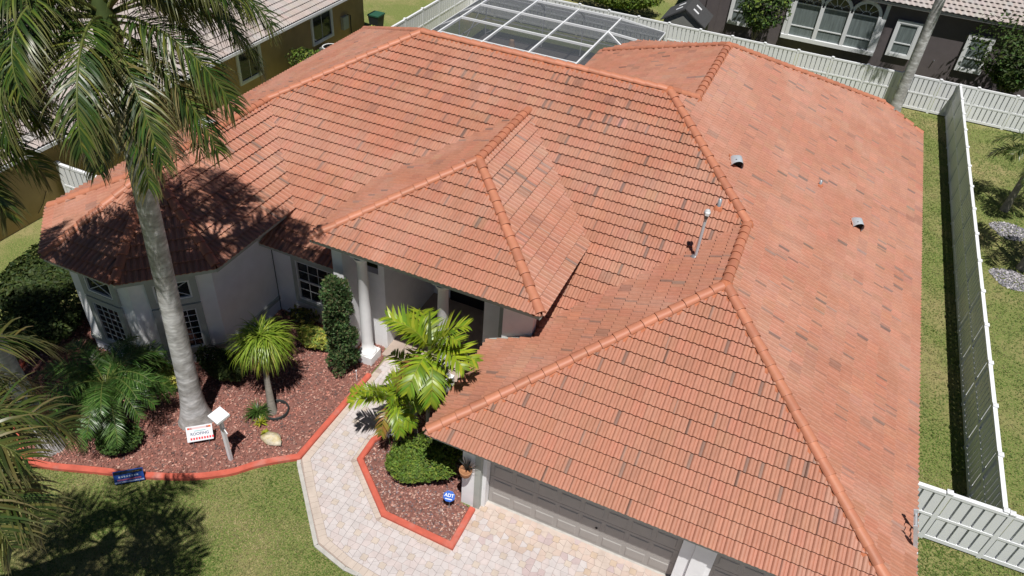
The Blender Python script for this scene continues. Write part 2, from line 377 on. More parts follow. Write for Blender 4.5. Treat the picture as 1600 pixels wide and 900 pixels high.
G = V(W/2, W/2, ZG); J = V(W/2, YJ, ZG); K = V(XK, YK, ZK); Lp = V(XL, YK, ZK); Mp = V(XM, YM, ZM); R1p = V(XM, YR1, ZM)
Vp = V(XR, VY, ZR); T = V(XR, YC, ZR); PA = V(PXC, YP+PH, ZP); PB = V(PXC, YPB, ZP)
caps((.05, .05, HG+.02), G, .354); caps((W-.05, .05, HG+.02), G, .354); caps(G, J, .5, .31); caps(J, K, .354); caps(Lp, K, .5); caps(Mp, K, .354); caps(Mp, R1p, .5)
caps((W-1.9, 23.9, HG+S*1.9+.0), R1p, .354); caps(Vp, Lp, .354); caps((XE+.05, YLB-.05, HW), Lp, .354); caps(T, Vp, .5)
caps((W, 23.86, HG), (W-1.95, 23.86, HG+S*1.95), .1, .5)
for q in _oc: caps((q[0]+(XR-q[0])*.02, q[1]+(YC-q[1])*.02, HW+.01), T, .42)
caps((XP1+.05, YP+.05, HP), PA, .354); caps((XP2-.05, YP+.05, HP), PA, .354); caps(PA, PB, .5, .31)
caps((XB2+.2, YM+(ZM-HB)/S+3.4, HB+.1), R1p, .354)
mort.build('ridge_mortar', MT['mortar'], roof)
# rounded joints of mortar where ridges meet
for c, r in ((G, .17), (J, .16), (K, .16), (Mp, .15), (R1p, .15), (PA, .15), (Lp, .13), (T, .16)):
    mj = MB(); mj.lathe([(.0, .15), (r*.5, .14), (r*.85, .09), (r*1.15, .0), (r*1.3, -.08)], c, 14); mj.build('ridge_joint', MT['mortar'], roof)
# rake edge where the low left garage slope stops
mb = MB(); mb.bar((-.02, 3.64, HG-.03), (1.32, 3.64, HG+S*1.3-.03), .05, .12); mb.build('rake_board', MT['grey_trim'], roof)
# fascia and soffit
fa = MB()
def fascia(pts, h=.11):
    for a, b in zip(pts[:-1], pts[1:]): fa.bar(V(*a)-V(0, 0, h/2+.01), V(*b)-V(0, 0, h/2+.03), .035, h)
fascia([(.03, 3.6, HG), (.03, .03, HG), (W-.03, .03, HG), (W-.03, 23.8, HG)])
fascia([(XRE-.03, YE+1.2, HW), (XRE-.03, YT, HW), (XRE-A8-.02, YT-A8+.03, HW), (XE+A8+.02, YT-A8+.03, HW), (XE+.03, YT, HW), (XE+.03, YLB-.03, HW), (XB2, YLB-.03, HW)])
fascia([(XRE-.5, YE+.03, HM), (-4.95, YE+.03, HM)])
fascia([(XP1+.03, YPV, HP), (XP1+.03, YP+.03, HP), (XP2-.03, YP+.03, HP), (XP2-.03, YPV, HP)])
fa.build('fascia', MT['grey_trim'], roof)
sf = MB()
sf.prism([(.05, .05), (W-.05, .05), (W-.05, 23.8), (XM, 23.8), (XM, 5), (.05, 3.6)], HG-.17, HG-.13, cb=True)
sf.prism([(x+(XR-x)*.02, y+(YC-y)*.02) for x, y in [(XE, YT), (XE+A8, YT-A8), (XRE-A8, YT-A8), (XRE, YT)]]+[(XRE-.05, 4.4), (XE+.05, 4.4)], HW-.16, HW-.12, cb=True)
sf.prism([(XRE-.5, YE+.05), (-4.95, YE+.05), (-4.95, 4.6), (XRE-.5, 4.6)], HM-.16, HM-.12, cb=True)
sf.prism([(XP1+.05, YP+.05), (XP2-.05, YP+.05), (XP2-.05, 6.6), (XP1+.05, 6.6)], HP-.16, HP-.12, cb=True)
sf.build('soffit', MT['soffit'], roof)

# ------------------------------------------------------------ walls
wl = MB()
PY = .34    # face of garage front wall
wl.box((.85, PY, 0), (1.20, 3.6, HG-.15))                       # left pier / side wall
wl.box((6.62, PY+.02, 0), (6.98, 1.2, HG-.15))
wl.box((9.95, PY, 0), (W-.5, 23.3, HG-.15))
wl.box((1.2, PY+.33, 2.16), (9.95, PY+.55, HG-.15)); wl.box((1.2, PY+.9, 0), (9.95, PY+1.0, HG-.15))
sc8 = (WW/2-.46)/(WW/2)
_wo = [(XR+(x-XR)*sc8, YC+(y-YC)*sc8) for x, y in _oc]
wl.prism([_wo[3], _wo[2], _wo[1], _wo[0], (_wo[0][0], 4.6), (_wo[3][0], 18)], 0, HW-.15)
wl.box((_wo[0][0]-.1, 4.36, 0), (-3.95, 4.6, HM-.14))            # wall with the white window
wl.box((-4.6, 3.62, HP-.42), (.3, 3.85, HP-.15))   # beam over the columns
wl.box((-3.95, 4.36, 0), (-3.75, 7.6, HP-.15)); wl.box((-3.75, 7.4, 0), (-.9, 7.6, HP-.15))
wl.box((-.9, 5.2, 0), (1.0, 5.4, HP-.15)); wl.box((.3, 3.7, 0), (1.15, 3.95, HP-.15)); wl.box((.85, 3.95, 0), (1.0, 5.2, HP-.15)); wl.box((-.9, 5.4, 0), (-.75, 7.4, HP-.15))
wl.box((-4.95, 3.6, 0), (-4.62, 4.36, HP-.15))
wl.build('wall', MT['white'], house)
# trim: pilasters, base band, window surrounds
tr = MB(); tr.box((1.203, PY-.03, 0), (1.36, PY+.32, HG-.16)); tr.build('pilaster', MT['grey_trim'], house)
for x_, x2_, y_ in ((1.362, 1.462, PY+.34), (6.34, 6.617, PY+.36), (6.983, 7.1, PY+.36)):
    tr = MB(); tr.box((x_, PY+.1, 0), (x2_, y_, HG-.16)); tr.build('door_jamb', MT['white'], house)
tr = MB()
for a, b in zip(_wo[:-1], _wo[1:]):
    d = V(b[0]-a[0], b[1]-a[1], 0).normalized(); nrm = V(-d.y, d.x, 0)*-1
    nrm = nrm if nrm.dot(V((a[0]+b[0])/2-XR, (a[1]+b[1])/2-YC, 0)) > 0 else -nrm
    p_, q_ = V(*a, .55)+nrm*.025-d*.03, V(*b, .55)+nrm*.025+d*.03; tr.bar(p_, q_, .07, .13)
tr.bar((_wo[0][0]+.025, _wo[0][1]-.05, .55), (_wo[0][0]+.025, 4.36, .55), .07, .13)
tr.build('base_band', MT['grey_trim'], house)
def window(parent, c, ex, w, h, cols, rows, surround=.0, glass='glass', split=None, xm=False, proud=.0, fr=.05, sm='grey_trim'):
    """c centre on wall face, ex right vector, outward = ex x up"""
    c = Vector(c); ex = Vector(ex).normalized(); ez = V(0, 0, 1); nr = ex.cross(ez).normalized()
    f = MB(); hw, hh = w/2, h/2
    for sx in (-1, 1): f.obox(c+ex*sx*(hw-fr/2)+nr*.02, ex, nr, ez, fr/2, .045, hh)
    for sz in (-1, 1): f.obox(c+ez*sz*(hh-fr/2)+nr*.02, ex, nr, ez, hw-fr, .045, fr/2)
    wo = f.build('window', MT['frame'], parent)
    g = MB(); g.obox(c+nr*.006, ex, nr, ez, hw-fr, .004, hh-fr); g.build('pane', MT[glass], wo)
    m = MB(); t = .008
    for i in range(1, cols): m.obox(c+ex*(-hw+fr+(w-2*fr)*i/cols)+nr*.018, ex, nr, ez, t, .008, hh-fr)
    for i in range(1, rows): m.obox(c+ez*(-hh+fr+(h-2*fr)*i/rows)+nr*.019, ex, nr, ez, hw-fr, .008, t)
    if split is not None: m.obox(c+ez*(-hh+h*split)+nr*.03, ex, nr, ez, hw-fr, .02, .028)
    if xm:
        for sx in (-1, 1): m.bar(c+ex*-sx*(hw-fr)-ez*(hh-fr)+nr*.022, c+ex*sx*(hw-fr)+ez*(hh-fr)+nr*.022, .014, .024, up=nr)
    if m.v: m.build('muntin', MT['frame'], wo)
    if surround:
        s_ = MB(); k = surround
        for sx in (-1, 1): s_.obox(c+ex*sx*(hw+k/2)+nr*.03, ex, nr, ez, k/2, .05, hh+k)
        for sz in (-1, 1): s_.obox(c+ez*sz*(hh+k/2)+nr*.03, ex, nr, ez, hw, .05, k/2)
        s_.build('window_surround', MT[sm], wo)
    return wo
window(house, (-6.12, 4.36, 1.66), (1, 0, 0), 1.55, 1.52, 4, 4, .14, split=.5)
for k in (0, 1, 2):
    a, b = _wo[k], _wo[k+1]; mid = V((a[0]+b[0])/2, (a[1]+b[1])/2, 0); ex = V(a[0]-b[0], a[1]-b[1], 0)
    window(house, mid+V(0, 0, 1.42), ex, .95, 1.45, 4, 6, .17, fr=.035); window(house, mid+V(0, 0, 2.86), ex, .95, .62, 1, 1, .17, xm=True)
window(house, (.2, 5.2, 1.75), (1, 0, 0), .9, 1.5, 2, 3, .12)
d = MB(); d.box((-3.1, 7.34, 0), (-1.5, 7.4, 2.5)); dr = d.build('door', MT['dark'], house)
h = MB(); h.lathe([(0, 0), (.03, .01), (.03, .05), (0, .06)], (-2.2, 7.34, 1.0), 10, axis=(0, -1, 0)); h.build('handle', MT['metal'], dr)
# round columns on square plinths
for x, y in ((-4.05, 3.72), (-1.5, 3.74)):
    m = MB(); m.box((x-.27, y-.27, 0), (x+.27, y+.27, .34)); m.lathe([(.26, .34), (.27, .38), (.24, .43), (.18, .46), (.175, .8), (.17, 2), (.145, 3.8), (.19, 3.85), (.23, 3.92), (.24, 3.98)], (x, y, 0), 20); m.box((x-.25, y-.2, 3.98), (x+.25, y+.2, HP-.42))
    m.build('column', MT['white'], house)
m = MB(); m.prism([(-3.75, 4.0), (.3, 4.0), (.3, 5.2), (-.9, 5.2), (-.9, 7.4), (-3.75, 7.4)], 0, .1, (.75, .66, .58)); m.build('porch_floor', MT['paver'], house)
# garage doors of horizontal sections with pressed panels
for x0, x1, nc in ((1.462, 6.34, 8), (7.1, 9.95, 5)):
    m = MB(); m.box((x0, PY+.36, .03), (x1, PY+.40, 2.2)); gd = m.build('garage_door', MT['door'], house)
    for r_ in range(4):
        s_ = MB(); z0 = .03+r_*.535; s_.box((x0+.01, PY+.335, z0+.006), (x1-.01, PY+.362, z0+.529)); s_.build('door_section', MT['door'], gd)
        for c_ in range(nc):
            xa = x0+.06+(x1-x0-.12)*c_/nc+.05; xb = x0+.06+(x1-x0-.12)*(c_+1)/nc-.05
            s2 = MB(); za, zb = z0+.10, z0+.43
            rr = [[V(xa, PY+.334, za), V(xb, PY+.334, za), V(xb, PY+.334, zb), V(xa, PY+.334, zb)], [V(xa+.025, PY+.318, za+.025), V(xb-.025, PY+.318, za+.025), V(xb-.025, PY+.318, zb-.025), V(xa+.025, PY+.318, zb-.025)]]
            s2.grid(rr, smooth=False, closed=True); s2.face(rr[1]); s2.build('door_panel', MT['door'], gd)
    s_ = MB(); s_.box((x0, PY+.15, 0), (x1, PY+.36, .028)); s_.build('threshold', MT['concrete'], house)
m = MB(); m.lathe([(0, 0), (.03, .01), (.03, .03), (0, .04)], (4.35, PY+.33, .75), 8, axis=(0, -1, 0), c=(.1, .1, .1)); m.build('door_lock', MT['rub'], house)
# downspout in the corner of the bay
m = MB(); m.tube([(_wo[0][0]+.06, 4.30, .05), (_wo[0][0]+.06, 4.30, HM-.25)], .012, 6); m.lathe([(0, .06), (.09, .05), (.1, -.03), (0, -.05)], (_wo[0][0]+.06, 4.28, HM-.2), 10)
m.build('cable_conduit', MT['rub'], house)

# ------------------------------------------------------------ roof fittings
def slope_frame(o, down, nrm):
    d = Vector(down).normalized(); n = Vector(nrm).normalized(); s_ = n.cross(d); mw = Matrix.Identity(4)
    for q in range(3): mw[q][0], mw[q][1], mw[q][2], mw[q][3] = d[q], s_[q], n[q], o[q]
    return mw
def gooseneck(pos, down, nrm, sc, label):
    t = thing('roof_vent', label, 'roof vent', pos, 'metal hooded roof vents')
    m = MB(); n = 12; rows = []
    for x in (-.02, .0, .26, .30):
        r = .17 if x < .28 else .175; rows.append([V(x, r*math.cos(math.pi*k/n), .04+.235*math.sin(math.pi*k/n)) for k in range(n+1)])
    rows[0] = [V(-.1, p.y*.9, .04+(p.z-.04)*.55) for p in rows[0]]; rows.insert(0, [V(-.17, p.y*.75, .04) for p in rows[0]])
    m.grid(rows)
    o = link('hood', m.mesh('hood', MT['metal']), t, slope_frame(V(*pos), down, nrm) @ Matrix.Scale(sc, 4))
    m = MB(); m.box((.18, -.13, .04), (.2, .13, .22)); link('mouth_shade_panel', m.mesh('mouth_shade_panel', MT['dark']), t, slope_frame(V(*pos), down, nrm) @ Matrix.Scale(sc, 4))  # solid near-black panel, shade inside the hood put into its colour
    m = MB(); m.box((-.2, -.19, .035), (.24, .19, .05)); link('flashing', m.mesh('flashing', MT['mortar']), t, slope_frame(V(*pos), down, nrm) @ Matrix.Scale(sc, 4))
rd, rn = (1, 0, -S), (S, 0, 1); ld, ln_ = (-1, 0, -S), (-S, 0, 1)
zr = lambda x: HG+S*(W-x); zl = lambda x: CL+S*x
gooseneck((4.5, 10.85, zr(4.5)+.05), (.35, -1, -.175), rn, 1.05, 'metal hooded vent high on the right slope beside the hip')
gooseneck((8.5, 12.75, zr(8.5)+.05), (.35, -1, -.175), rn, 1.0, 'metal hooded vent low on the right slope, nearer the eave')
for x, y, lb in ((-11.6, 4.7, 'metal hooded vent on left slope, just right of the big palm trunk'), (-12.7, 5.1, 'metal hooded vent on left slope, partly behind the big palm trunk'), (-11.5, 6.5, 'metal hooded vent on left slope below the drooping fronds')):
    gooseneck((x, y, zl(x)+.05), (-.3, -1, -.15), ln_, 1.3, lb)
def pipe(x, y, z, hgt, r, label):
    t = thing('vent_pipe', label, 'vent pipe', (x, y, z), 'small plumbing vent pipes')
    m = MB(); m.lathe([(r, -.1), (r, hgt), (r*.8, hgt), (r*.8, hgt-.05), (0, hgt-.05)], (x, y, z), 12, (.5, .5, .5)); m.build('pipe', MT['metal'], t)
    m = MB(); m.lathe([(r*2.6, -.03), (r*2.2, .06), (r*1.05, .085)], (x, y, z), 12); m.build('collar', MT['mortar'], t)
pipe(4.56, 8.68, CF+S*8.68+.03, .3, .05, 'short grey vent pipe beside the tall mast on front slope'); pipe(7.15, 13.33, zr(7.15)+.03, .2, .045, 'tiny grey vent pipe alone on the wide right slope')
mx, my = 4.44, 6.93; mz = HG+S*mx
t = thing('service_mast', 'tall grey electrical service mast with weatherhead beside the garage ridge', 'mast', (mx, my, mz))
m = MB(); m.lathe([(.042, -.1), (.042, 1.42)], (mx, my, mz), 12); m.build('pipe', MT['metal'], t)
m = MB(); m.lathe([(0, .16), (.05, .15), (.085, .09), (.09, .02), (.05, 0)], (mx, my, mz+1.4), 12, (.7, .7, .7)); m.obox(V(mx+.02, my-.07, mz+1.47), V(1, 0, 0), V(0, 1, 0), V(0, 0, 1), .05, .06, .04); m.build('weatherhead', MT['alu'], t)
m = MB(); m.lathe([(.05, 0), (.055, .05), (.05, .1)], (mx, my, mz+1.28), 10, (.3, .3, .3)); m.build('collar', MT['metal'], t); m = MB(); m.lathe([(.14, -.07), (.12, .06), (.045, .1)], (mx, my, mz), 14, (.4, .38, .38)); m.build('flashing', MT['metal'], t)
# ladder leaning on the right eave
t = thing('ladder', 'aluminium ladder leaning against right eave by the front fence', 'ladder', (11.55, 1.9, 0))
f0, f1 = V(11.91, 1.92, 0), V(10.67, 1.92, 3.36); wd = V(0, .44, 0)
for k in (0, 1):
    m = MB(); m.bar(f0+wd*k, f1+wd*k, .03, .085, up=(1, 0, .3)); m.build('rail', MT['metal'], t)
m = MB(); m.bar((W+.045, .05, HG-.02), (W+.045, 3.2, HG-.02), .10, .09, (.5, .5, .52)); gt = m.build('gutter', MT['metal'], house)
for k in range(11): m = MB(); m.bar((W-.03, .15+.28*k, HG+.035), (W+.1, .15+.28*k, HG+.035), .03, .012, (1.6, 1.6, 1.6)); m.build('gutter_hanger', MT['metal'], gt)
for i in range(11):
    q = f0.lerp(f1, (i+.6)/11.0); m = MB(); m.tube([q, q+wd], .017, 6); m.build('rung', MT['metal'], t)

# ------------------------------------------------------------ paths, beds, curbs
def inside(p, poly):
    x, y = p; c = False; n = len(poly)
    for i in range(n):
        x0, y0 = poly[i]; x1, y1 = poly[(i+1) % n]
        if (y0 > y) != (y1 > y) and x < (x1-x0)*(y-y0)/(y1-y0)+x0: c = not c
    return c
def clip_poly(sub, cl):        # sutherland-hodgman, cl convex ccw
    out = sub
    for i in range(len(cl)):
        a, b = cl[i], cl[(i+1) % len(cl)]; inp = out; out = []
        sd = lambda p: (b[0]-a[0])*(p[1]-a[1])-(b[1]-a[1])*(p[0]-a[0])
        for j in range(len(inp)):
            p, q = inp[j-1], inp[j]; sp, sq = sd(p), sd(q)
            if (sp >= 0) != (sq >= 0): t_ = sp/(sp-sq); out.append((p[0]+(q[0]-p[0])*t_, p[1]+(q[1]-p[1])*t_))
            if sq >= 0: out.append(q)
        if not out: return []
    return out
def area2(p): return abs(sum(p[i-1][0]*p[i][1]-p[i][0]*p[i-1][1] for i in range(len(p))))/2
def shrink(p, g):
    cx = sum(q[0] for q in p)/len(p); cy = sum(q[1] for q in p)/len(p); out = []
    for x, y in p:
        d = math.hypot(x-cx, y-cy); k = max(0, (d-g*1.25)/d) if d > 0 else 0; out.append((cx+(x-cx)*k, cy+(y-cy)*k))
    return out
XY = lambda x, y: tuple(px(x, y)[:2])
bed_edge = [XY(*q) for q in ((577, 588), (467, 716), (440, 720), (400, 728), (360, 740), (300, 747), (230, 745), (150, 737), (80, 730), (45, 720), (31, 695), (23, 660))]+[(-12.3, -1.9), (-13.4, -.3)]
isl_edge = [(-1.75, 2.2), XY(584, 690), XY(563, 720), XY(600, 805), XY(705, 855), XY(738, 797)]
path_out = [(-3.60, 3.3), (-3.62, -.35), XY(470, 725), XY(480, 770), XY(497, 850), XY(540, 885), XY(560, 893), (.35, -2.62), (1.9, -3.4), (1.9, -8)]
# pavement regions as convex pieces (ccw)
walk_parts = [[(-3.55, -.42), (-1.9, 2.2), (-1.9, 4.0), (-3.55, 4.0)], [(-3.55, -.42), XY(563, 720), (-1.75, 2.2), (-1.9, 2.2)],
              [(-3.55, -.42), XY(480, 772), XY(600, 805), XY(563, 720)], [XY(480, 772), XY(497, 850), XY(540, 887), XY(705, 855), XY(600, 805)], [XY(540, 887), (.4, -2.66), (1.22, -2.95), XY(705, 855)]]
drive_parts = [[(1.22, -3.0), (9.9, -8), (9.9, .62), (1.22, .62)]]
mb = MB(); mb.prism([(-3.6, 4.0), (-3.6, -.4)]+path_out[2:]+[(10.2, -8), (10.2, .7), (1.1, .7), (1.15, -.95), XY(600, 805), XY(563, 720), (-1.7, 2.2), (-1.7, 4.0)], 0, .012)
tag(mb.build('joint_bed', MT['grout']), kind='structure')
def pave(name, parts, border):
    root = thing(name, None, None); del_keys = ('label', 'category')
    root['kind'] = 'structure'; pieces = []
    xs = [p[0] for q in parts for p in q]; ys = [p[1] for q in parts for p in q]
    for i in range(int(min(xs)/.5)-2, int(max(xs)/.5)+3):
        for j in range(int(min(ys)/.5)-3, int(max(ys)/.5)+3):
            cx, cy = i*.5-.02, j*.5-.11
            hub = [(cx+.098*math.cos(a_), cy+.098*math.sin(a_)) for a_ in [math.pi/8+k*math.pi/4 for k in range(8)]]
            hub = [(cx+sx*.082, cy+sy*.082) for sx, sy in ((-1, -1), (1, -1), (1, 1), (-1, 1))]
            cell = [(hub, 1)]
            def edge(a_, half):
                c_, s_ = math.cos(a_), math.sin(a_); k = half/max(abs(c_), abs(s_)); return (cx+c_*k, cy+s_*k)
            for k in range(8):
                a0, a1 = R(22.5+45*k-45), R(22.5+45*k); mid = (a0+a1)/2
                pl = [edge(a0, .082), edge(a0, .25)]
                if k % 2 == 1: pl.append((cx+.25*math.copysign(1, math.cos(mid)), cy+.25*math.copysign(1, math.sin(mid))))
                pl += [edge(a1, .25), edge(a1, .082)]
                if k % 2 == 1: pl.append((cx+.082*math.copysign(1, math.cos(mid)), cy+.082*math.copysign(1, math.sin(mid))))
                cell.append((pl, 0))
            for pl, hubq in cell:
                for part in parts:
                    q = clip_poly(pl, part)
                    if len(q) >= 3 and area2(q) > .0012: pieces.append((q, hubq))
    return root, pieces
def lay(root, pieces, nmax=300):
    def vis(q):
        x = sum(p[0] for p in q)/len(q); y = sum(p[1] for p in q)/len(q); d = V(x, y, 0)-CAM; dep = d.dot(_fw)
        sx, sy = 800+FPX*d.dot(_rt)/dep, 450-FPX*d.dot(_up)/dep
        return area2(q)/dep**2 if -5 < sx < 1605 and sy < 905 else 0
    pieces = sorted(pieces, key=lambda t_: -vis(t_[0])); rest = MB()
    for i, (q, kind) in enumerate(pieces):
        c = V(sum(p[0] for p in q)/len(q), sum(p[1] for p in q)/len(q), 0)
        g = rnd.gauss(1, .02)
        col = {0: (1.0, 1.0, 1.02), 1: (.95, .89, .80), 2: (.95, .885, .80)}[kind]
        if kind == 0 and rnd.random() < .35: col = (1.0, .955, .96)
        if c.x > 1.3 and rnd.random() < (c.y+.45)/.75: col = (col[0]*.98, col[1]*.90, col[2]*.81)
        if c.x > 1.5 and c.y > -1.1 and rnd.random() < .06: col = (.88, .78, .80)
        col = tuple(v*g for v in col); q2 = shrink(q, .0035); z = .03+rnd.uniform(-.002, .002)
        if i < nmax and vis(q) > 0: m = MB(); m.prism(q2, .008, z, col); m.build('paver', MT['paver'], root)
        else: rest.prism(q2, .008, z, col)
    if rest.v: tag(rest.build('paver_field', MT['paver'], root), kind='stuff')
def border(path, wdt, n_in, parts_cut=None):
    """soldier course laid along a polyline, to its left"""
    out = []
    for a, b in zip(path[:-1], path[1:]):
        a, b = Vector((*a, 0)), Vector((*b, 0)); d = b-a; L = d.length; d.normalize(); nn = V(-d.y, d.x, 0); k = max(1, round(L/.165))
        for i in range(k):
            p, q = a+d*(L*i/k), a+d*(L*(i+1)/k); out.append(([tuple(t_[:2]) for t_ in (p, q, q+nn*wdt, p+nn*wdt)], 2))
    return out
# shrink paved field where the soldier course runs: courses lie 6 mm higher and the field stops at them
def off_poly(path, dd):
    out = []
    for i, p in enumerate(path):
        a = Vector(path[max(i-1, 0)]); b = Vector(path[min(i+1, len(path)-1)]); d = (b-a).normalized(); out.append((p[0]-d.y*dd, p[1]+d.x*dd))
    return out
rootw, pcs = pave('walkway', walk_parts, None)
bl = border([(-3.6, 3.3), (-3.58, -.35), XY(481, 771), XY(499, 849), XY(541, 885), (.4, -2.62), (1.15, -2.9)], .21, 0)
br = border([XY(706, 860), XY(597, 808), XY(559, 721), XY(580, 690), (-1.8, 2.2), (-1.8, 3.3)], .16, 0)
def cleared(pcs, strips):
    keep = []
    for q, kind in pcs:
        c = (sum(p[0] for p in q)/len(q), sum(p[1] for p in q)/len(q))
        if any(inside(c, s_[0]) for s_ in strips): continue
        keep.append((q, kind))
    return keep
def cut_field(pcs, paths):
    out = []
    for q, kind in pcs:
        for a, b, wdt in paths:
            a_, b_ = Vector((*a, 0)), Vector((*b, 0)); d = (b_-a_); L = d.length; d.normalize(); nn = V(-d.y, d.x, 0)
            c = V(sum(p[0] for p in q)/len(q), sum(p[1] for p in q)/len(q), 0)-a_
            if -.1 < c.dot(d) < L+.1 and c.dot(nn) < wdt+.3:
                o = a_+nn*wdt
                far = [tuple((o+d*-50)[:2]), tuple((o+d*50)[:2]), tuple((o+d*50+nn*90)[:2]), tuple((o+d*-50+nn*90)[:2])]
                q = clip_poly(q, far)
                if len(q) < 3: break
        if len(q) >= 3 and area2(q) > .001: out.append((q, kind))
    return out
segs = [(a, b, .213) for a, b in zip([(-3.6, 3.3), (-3.58, -.35), XY(481, 771), XY(499, 849), XY(541, 885), (.4, -2.62)], [(-3.58, -.35), XY(481, 771), XY(499, 849), XY(541, 885), (.4, -2.62), (1.15, -2.9)])]
segs2 = [(a, b, .163) for a, b in zip([XY(706, 860), XY(597, 808), XY(559, 721), XY(580, 690)], [XY(597, 808), XY(559, 721), XY(580, 690), (-1.8, 2.2)])]
lay(rootw, cut_field(pcs, segs+segs2)+bl+br, 300)
rootd, pcd = pave('driveway', drive_parts, None)
bd = border([(9.9, .44), (1.24, .44)], .2, 0)
bd = [([(p[0], p[1]) for p in q], k) for q, k in bd]
lay(rootd, pcd, 300)
# white concrete edge restraint beside the lawn
mb = MB()
pe = [(-3.66, -.36), XY(467, 726), XY(477, 772), XY(494, 853), XY(538, 889), XY(560, 899), (.35, -2.78), (1.2, -3.05), (1.9, -3.5)]
for a, b in zip(pe[:-1], pe[1:]): mb.bar((*a, .012), (*b, .012), .10, .05)
tag(mb.build('path_edging', MT['concrete']), kind='structure')
def curb(name, pts, wdt=.17, hh=.13, smooth=True):
    P = [Vector((*p, 0)) for p in pts]
    if smooth:                                       # catmull-rom through the points except sharp corners
        Q = []
        for i in range(len(P)-1):
            p0, p1, p2, p3 = P[max(i-1, 0)], P[i], P[i+1], P[min(i+2, len(P)-1)]
            if i < smooth: p0 = p1*2-p2
            if i <= smooth-1: p3 = p2*2-p1
            for k in range(6):
                t_ = k/6; Q.append(.5*((2*p1)+(p2-p0)*t_+(2*p0-5*p1+4*p2-p3)*t_*t_+(3*p1-p0-3*p2+p3)*t_**3))
        Q.append(P[-1]); P = Q
    rows = []
    for i, p in enumerate(P):
        a = (p-P[i-1]).normalized() if i else (P[1]-P[0]).normalized(); b = (P[i+1]-p).normalized() if i < len(P)-1 else a
        m_ = (a+b).normalized(); k = 1/max(.4, m_.dot(b)); n_ = V(-m_.y, m_.x, 0)*k; j = rnd.uniform(-.004, .004)
        rows.append([p+n_*x+V(0, 0, z) for x, z in ((-wdt/2, 0), (-wdt/2, hh*.75), (-wdt*.36, hh+j), (wdt*.36, hh+j), (wdt/2, hh*.75), (wdt/2, 0))])
    mb = MB(); mb.grid(rows, smooth=False); mb.face(rows[0][::-1]); mb.face(rows[-1]); return mb.build(name, MT['curb'])
tag(curb('bed_curb', bed_edge, smooth=2), 'red painted concrete curb curving round the large palm bed', 'curb')
tag(curb('bed_curb', isl_edge, smooth=0), 'red painted concrete curb around the small bed beside the garage', 'curb')
bedA = bed_edge+[(-13.4, 3), (-7.9, 3.6), (-7.8, 4.5), (-3.9, 4.45), (-3.64, 3.9)]
bedB = isl_edge+[(.85, .3), (.85, 3.6), (-1.75, 3.6)]
for nm, poly in (('planting_bed', bedA), ('planting_bed', bedB)):
    mb = MB(); mb.f = [list(range(len(poly)))]; mb.v = [(x, y, .022) for x, y in poly]; mb.c = [(1, 1, 1)]*len(poly); mb.sm = [False]
    tag(mb.build(nm, MT['soil']), kind='structure')
def stones(name, poly, n, seed, pal, smin=.016, smax=.042, z=.03, lab='red and brown lava rock chips covering the planting bed', mk='pebble', avoid=()):
    r = random.Random(seed); xs = [p[0] for p in poly]; ys = [p[1] for p in poly]; mb = MB(); k = 0
    while k < n:
        x, y = r.uniform(min(xs), max(xs)), r.uniform(min(ys), max(ys))
        if not inside((x, y), poly): continue
        k += 1; s_ = r.uniform(smin, smax); c = pal[int(r.random()**1.3*len(pal))]; q = r.uniform(.7, 1.3); c = tuple(v*q for v in c); a = r.uniform(0, 6.3)
        zc = z+r.uniform(0, .03); e1 = V(math.cos(a), math.sin(a), r.uniform(-.5, .5)).normalized()*s_*r.uniform(.9, 1.6); e2 = V(-math.sin(a), math.cos(a), r.uniform(-.5, .5)).normalized()*s_*r.uniform(.6, 1); e3 = V(0, 0, s_*r.uniform(.4, .8))
        o = V(x, y, zc); b = len(mb.v)
        for p in (o+e1, o+e2*.9+e1*.2, o-e1*.9, o-e2, o+e3+e1*.25+e2*.2, o+e3*.9-e1*.3-e2*.2): mb.vert(p, c)
        for f in ((0, 1, 4), (1, 5, 4), (1, 2, 5), (2, 3, 5), (3, 4, 5), (3, 0, 4)): mb.f.append([b+t_ for t_ in f]); mb.sm.append(False)
    return tag(mb.build(name, MT[mk]), lab, 'mulch', kind='stuff')
PAL = [(.36, .155, .12), (.42, .20, .155), (.28, .13, .105), (.47, .25, .20), (.21, .115, .10), (.40, .24, .20), (.50, .33, .27), (.14, .10, .095), (.34, .19, .15)]
stones('rock_mulch', bedA, 17000, 1, PAL); stones('rock_mulch', bedB, 5600, 2, PAL[2:]+[(.2, .16, .17), (.33, .22, .2), (.5, .4, .36)], lab='mixed pink and grey rock chips in the small bed')

def tufts(name, label, polys, holes, seed):
    r = random.Random(seed); mb = MB()
    from mathutils import noise as mnz
    for poly, dens, hgt in polys:
        xs = [p[0] for p in poly]; ys = [p[1] for p in poly]; A = (max(xs)-min(xs))*(max(ys)-min(ys))
        for k in range(int(A*dens)):
            x, y = r.uniform(min(xs), max(xs)), r.uniform(min(ys), max(ys))
            if not inside((x, y), poly) or any(inside((x, y), h_) for h_ in holes): continue
            q = mnz.noise((x*.55, y*.55, seed))+.5*mnz.noise((x*1.7, y*1.7, seed+3)); st = min(1, max(0, .20+q*1.0+r.gauss(0, .22)))
            g, t_ = (.12, .19, .035), (.40, .34, .17); v = r.uniform(.65, 1.25); c = tuple((g[i]*(1-st)+t_[i]*st)*v for i in range(3))
            for b in range(3):
                a_ = r.uniform(0, 6.28); d = V(math.cos(a_), math.sin(a_), 0); sd = V(-d.y, d.x, 0)*hgt*.16; o = V(x, y, 0); L = hgt*r.uniform(.5, 1.2)
                mb.face([o-sd, o+sd, o+d*L*r.uniform(.4, 1.1)+V(0, 0, L*.75)], c)
    return tag(mb.build(name, MT['leafd']), label, 'grass', kind='stuff')
_pth = [(-3.7, 4.0), (-3.7, -.4)]+path_out[2:]+[(12, -8), (12, 4)]
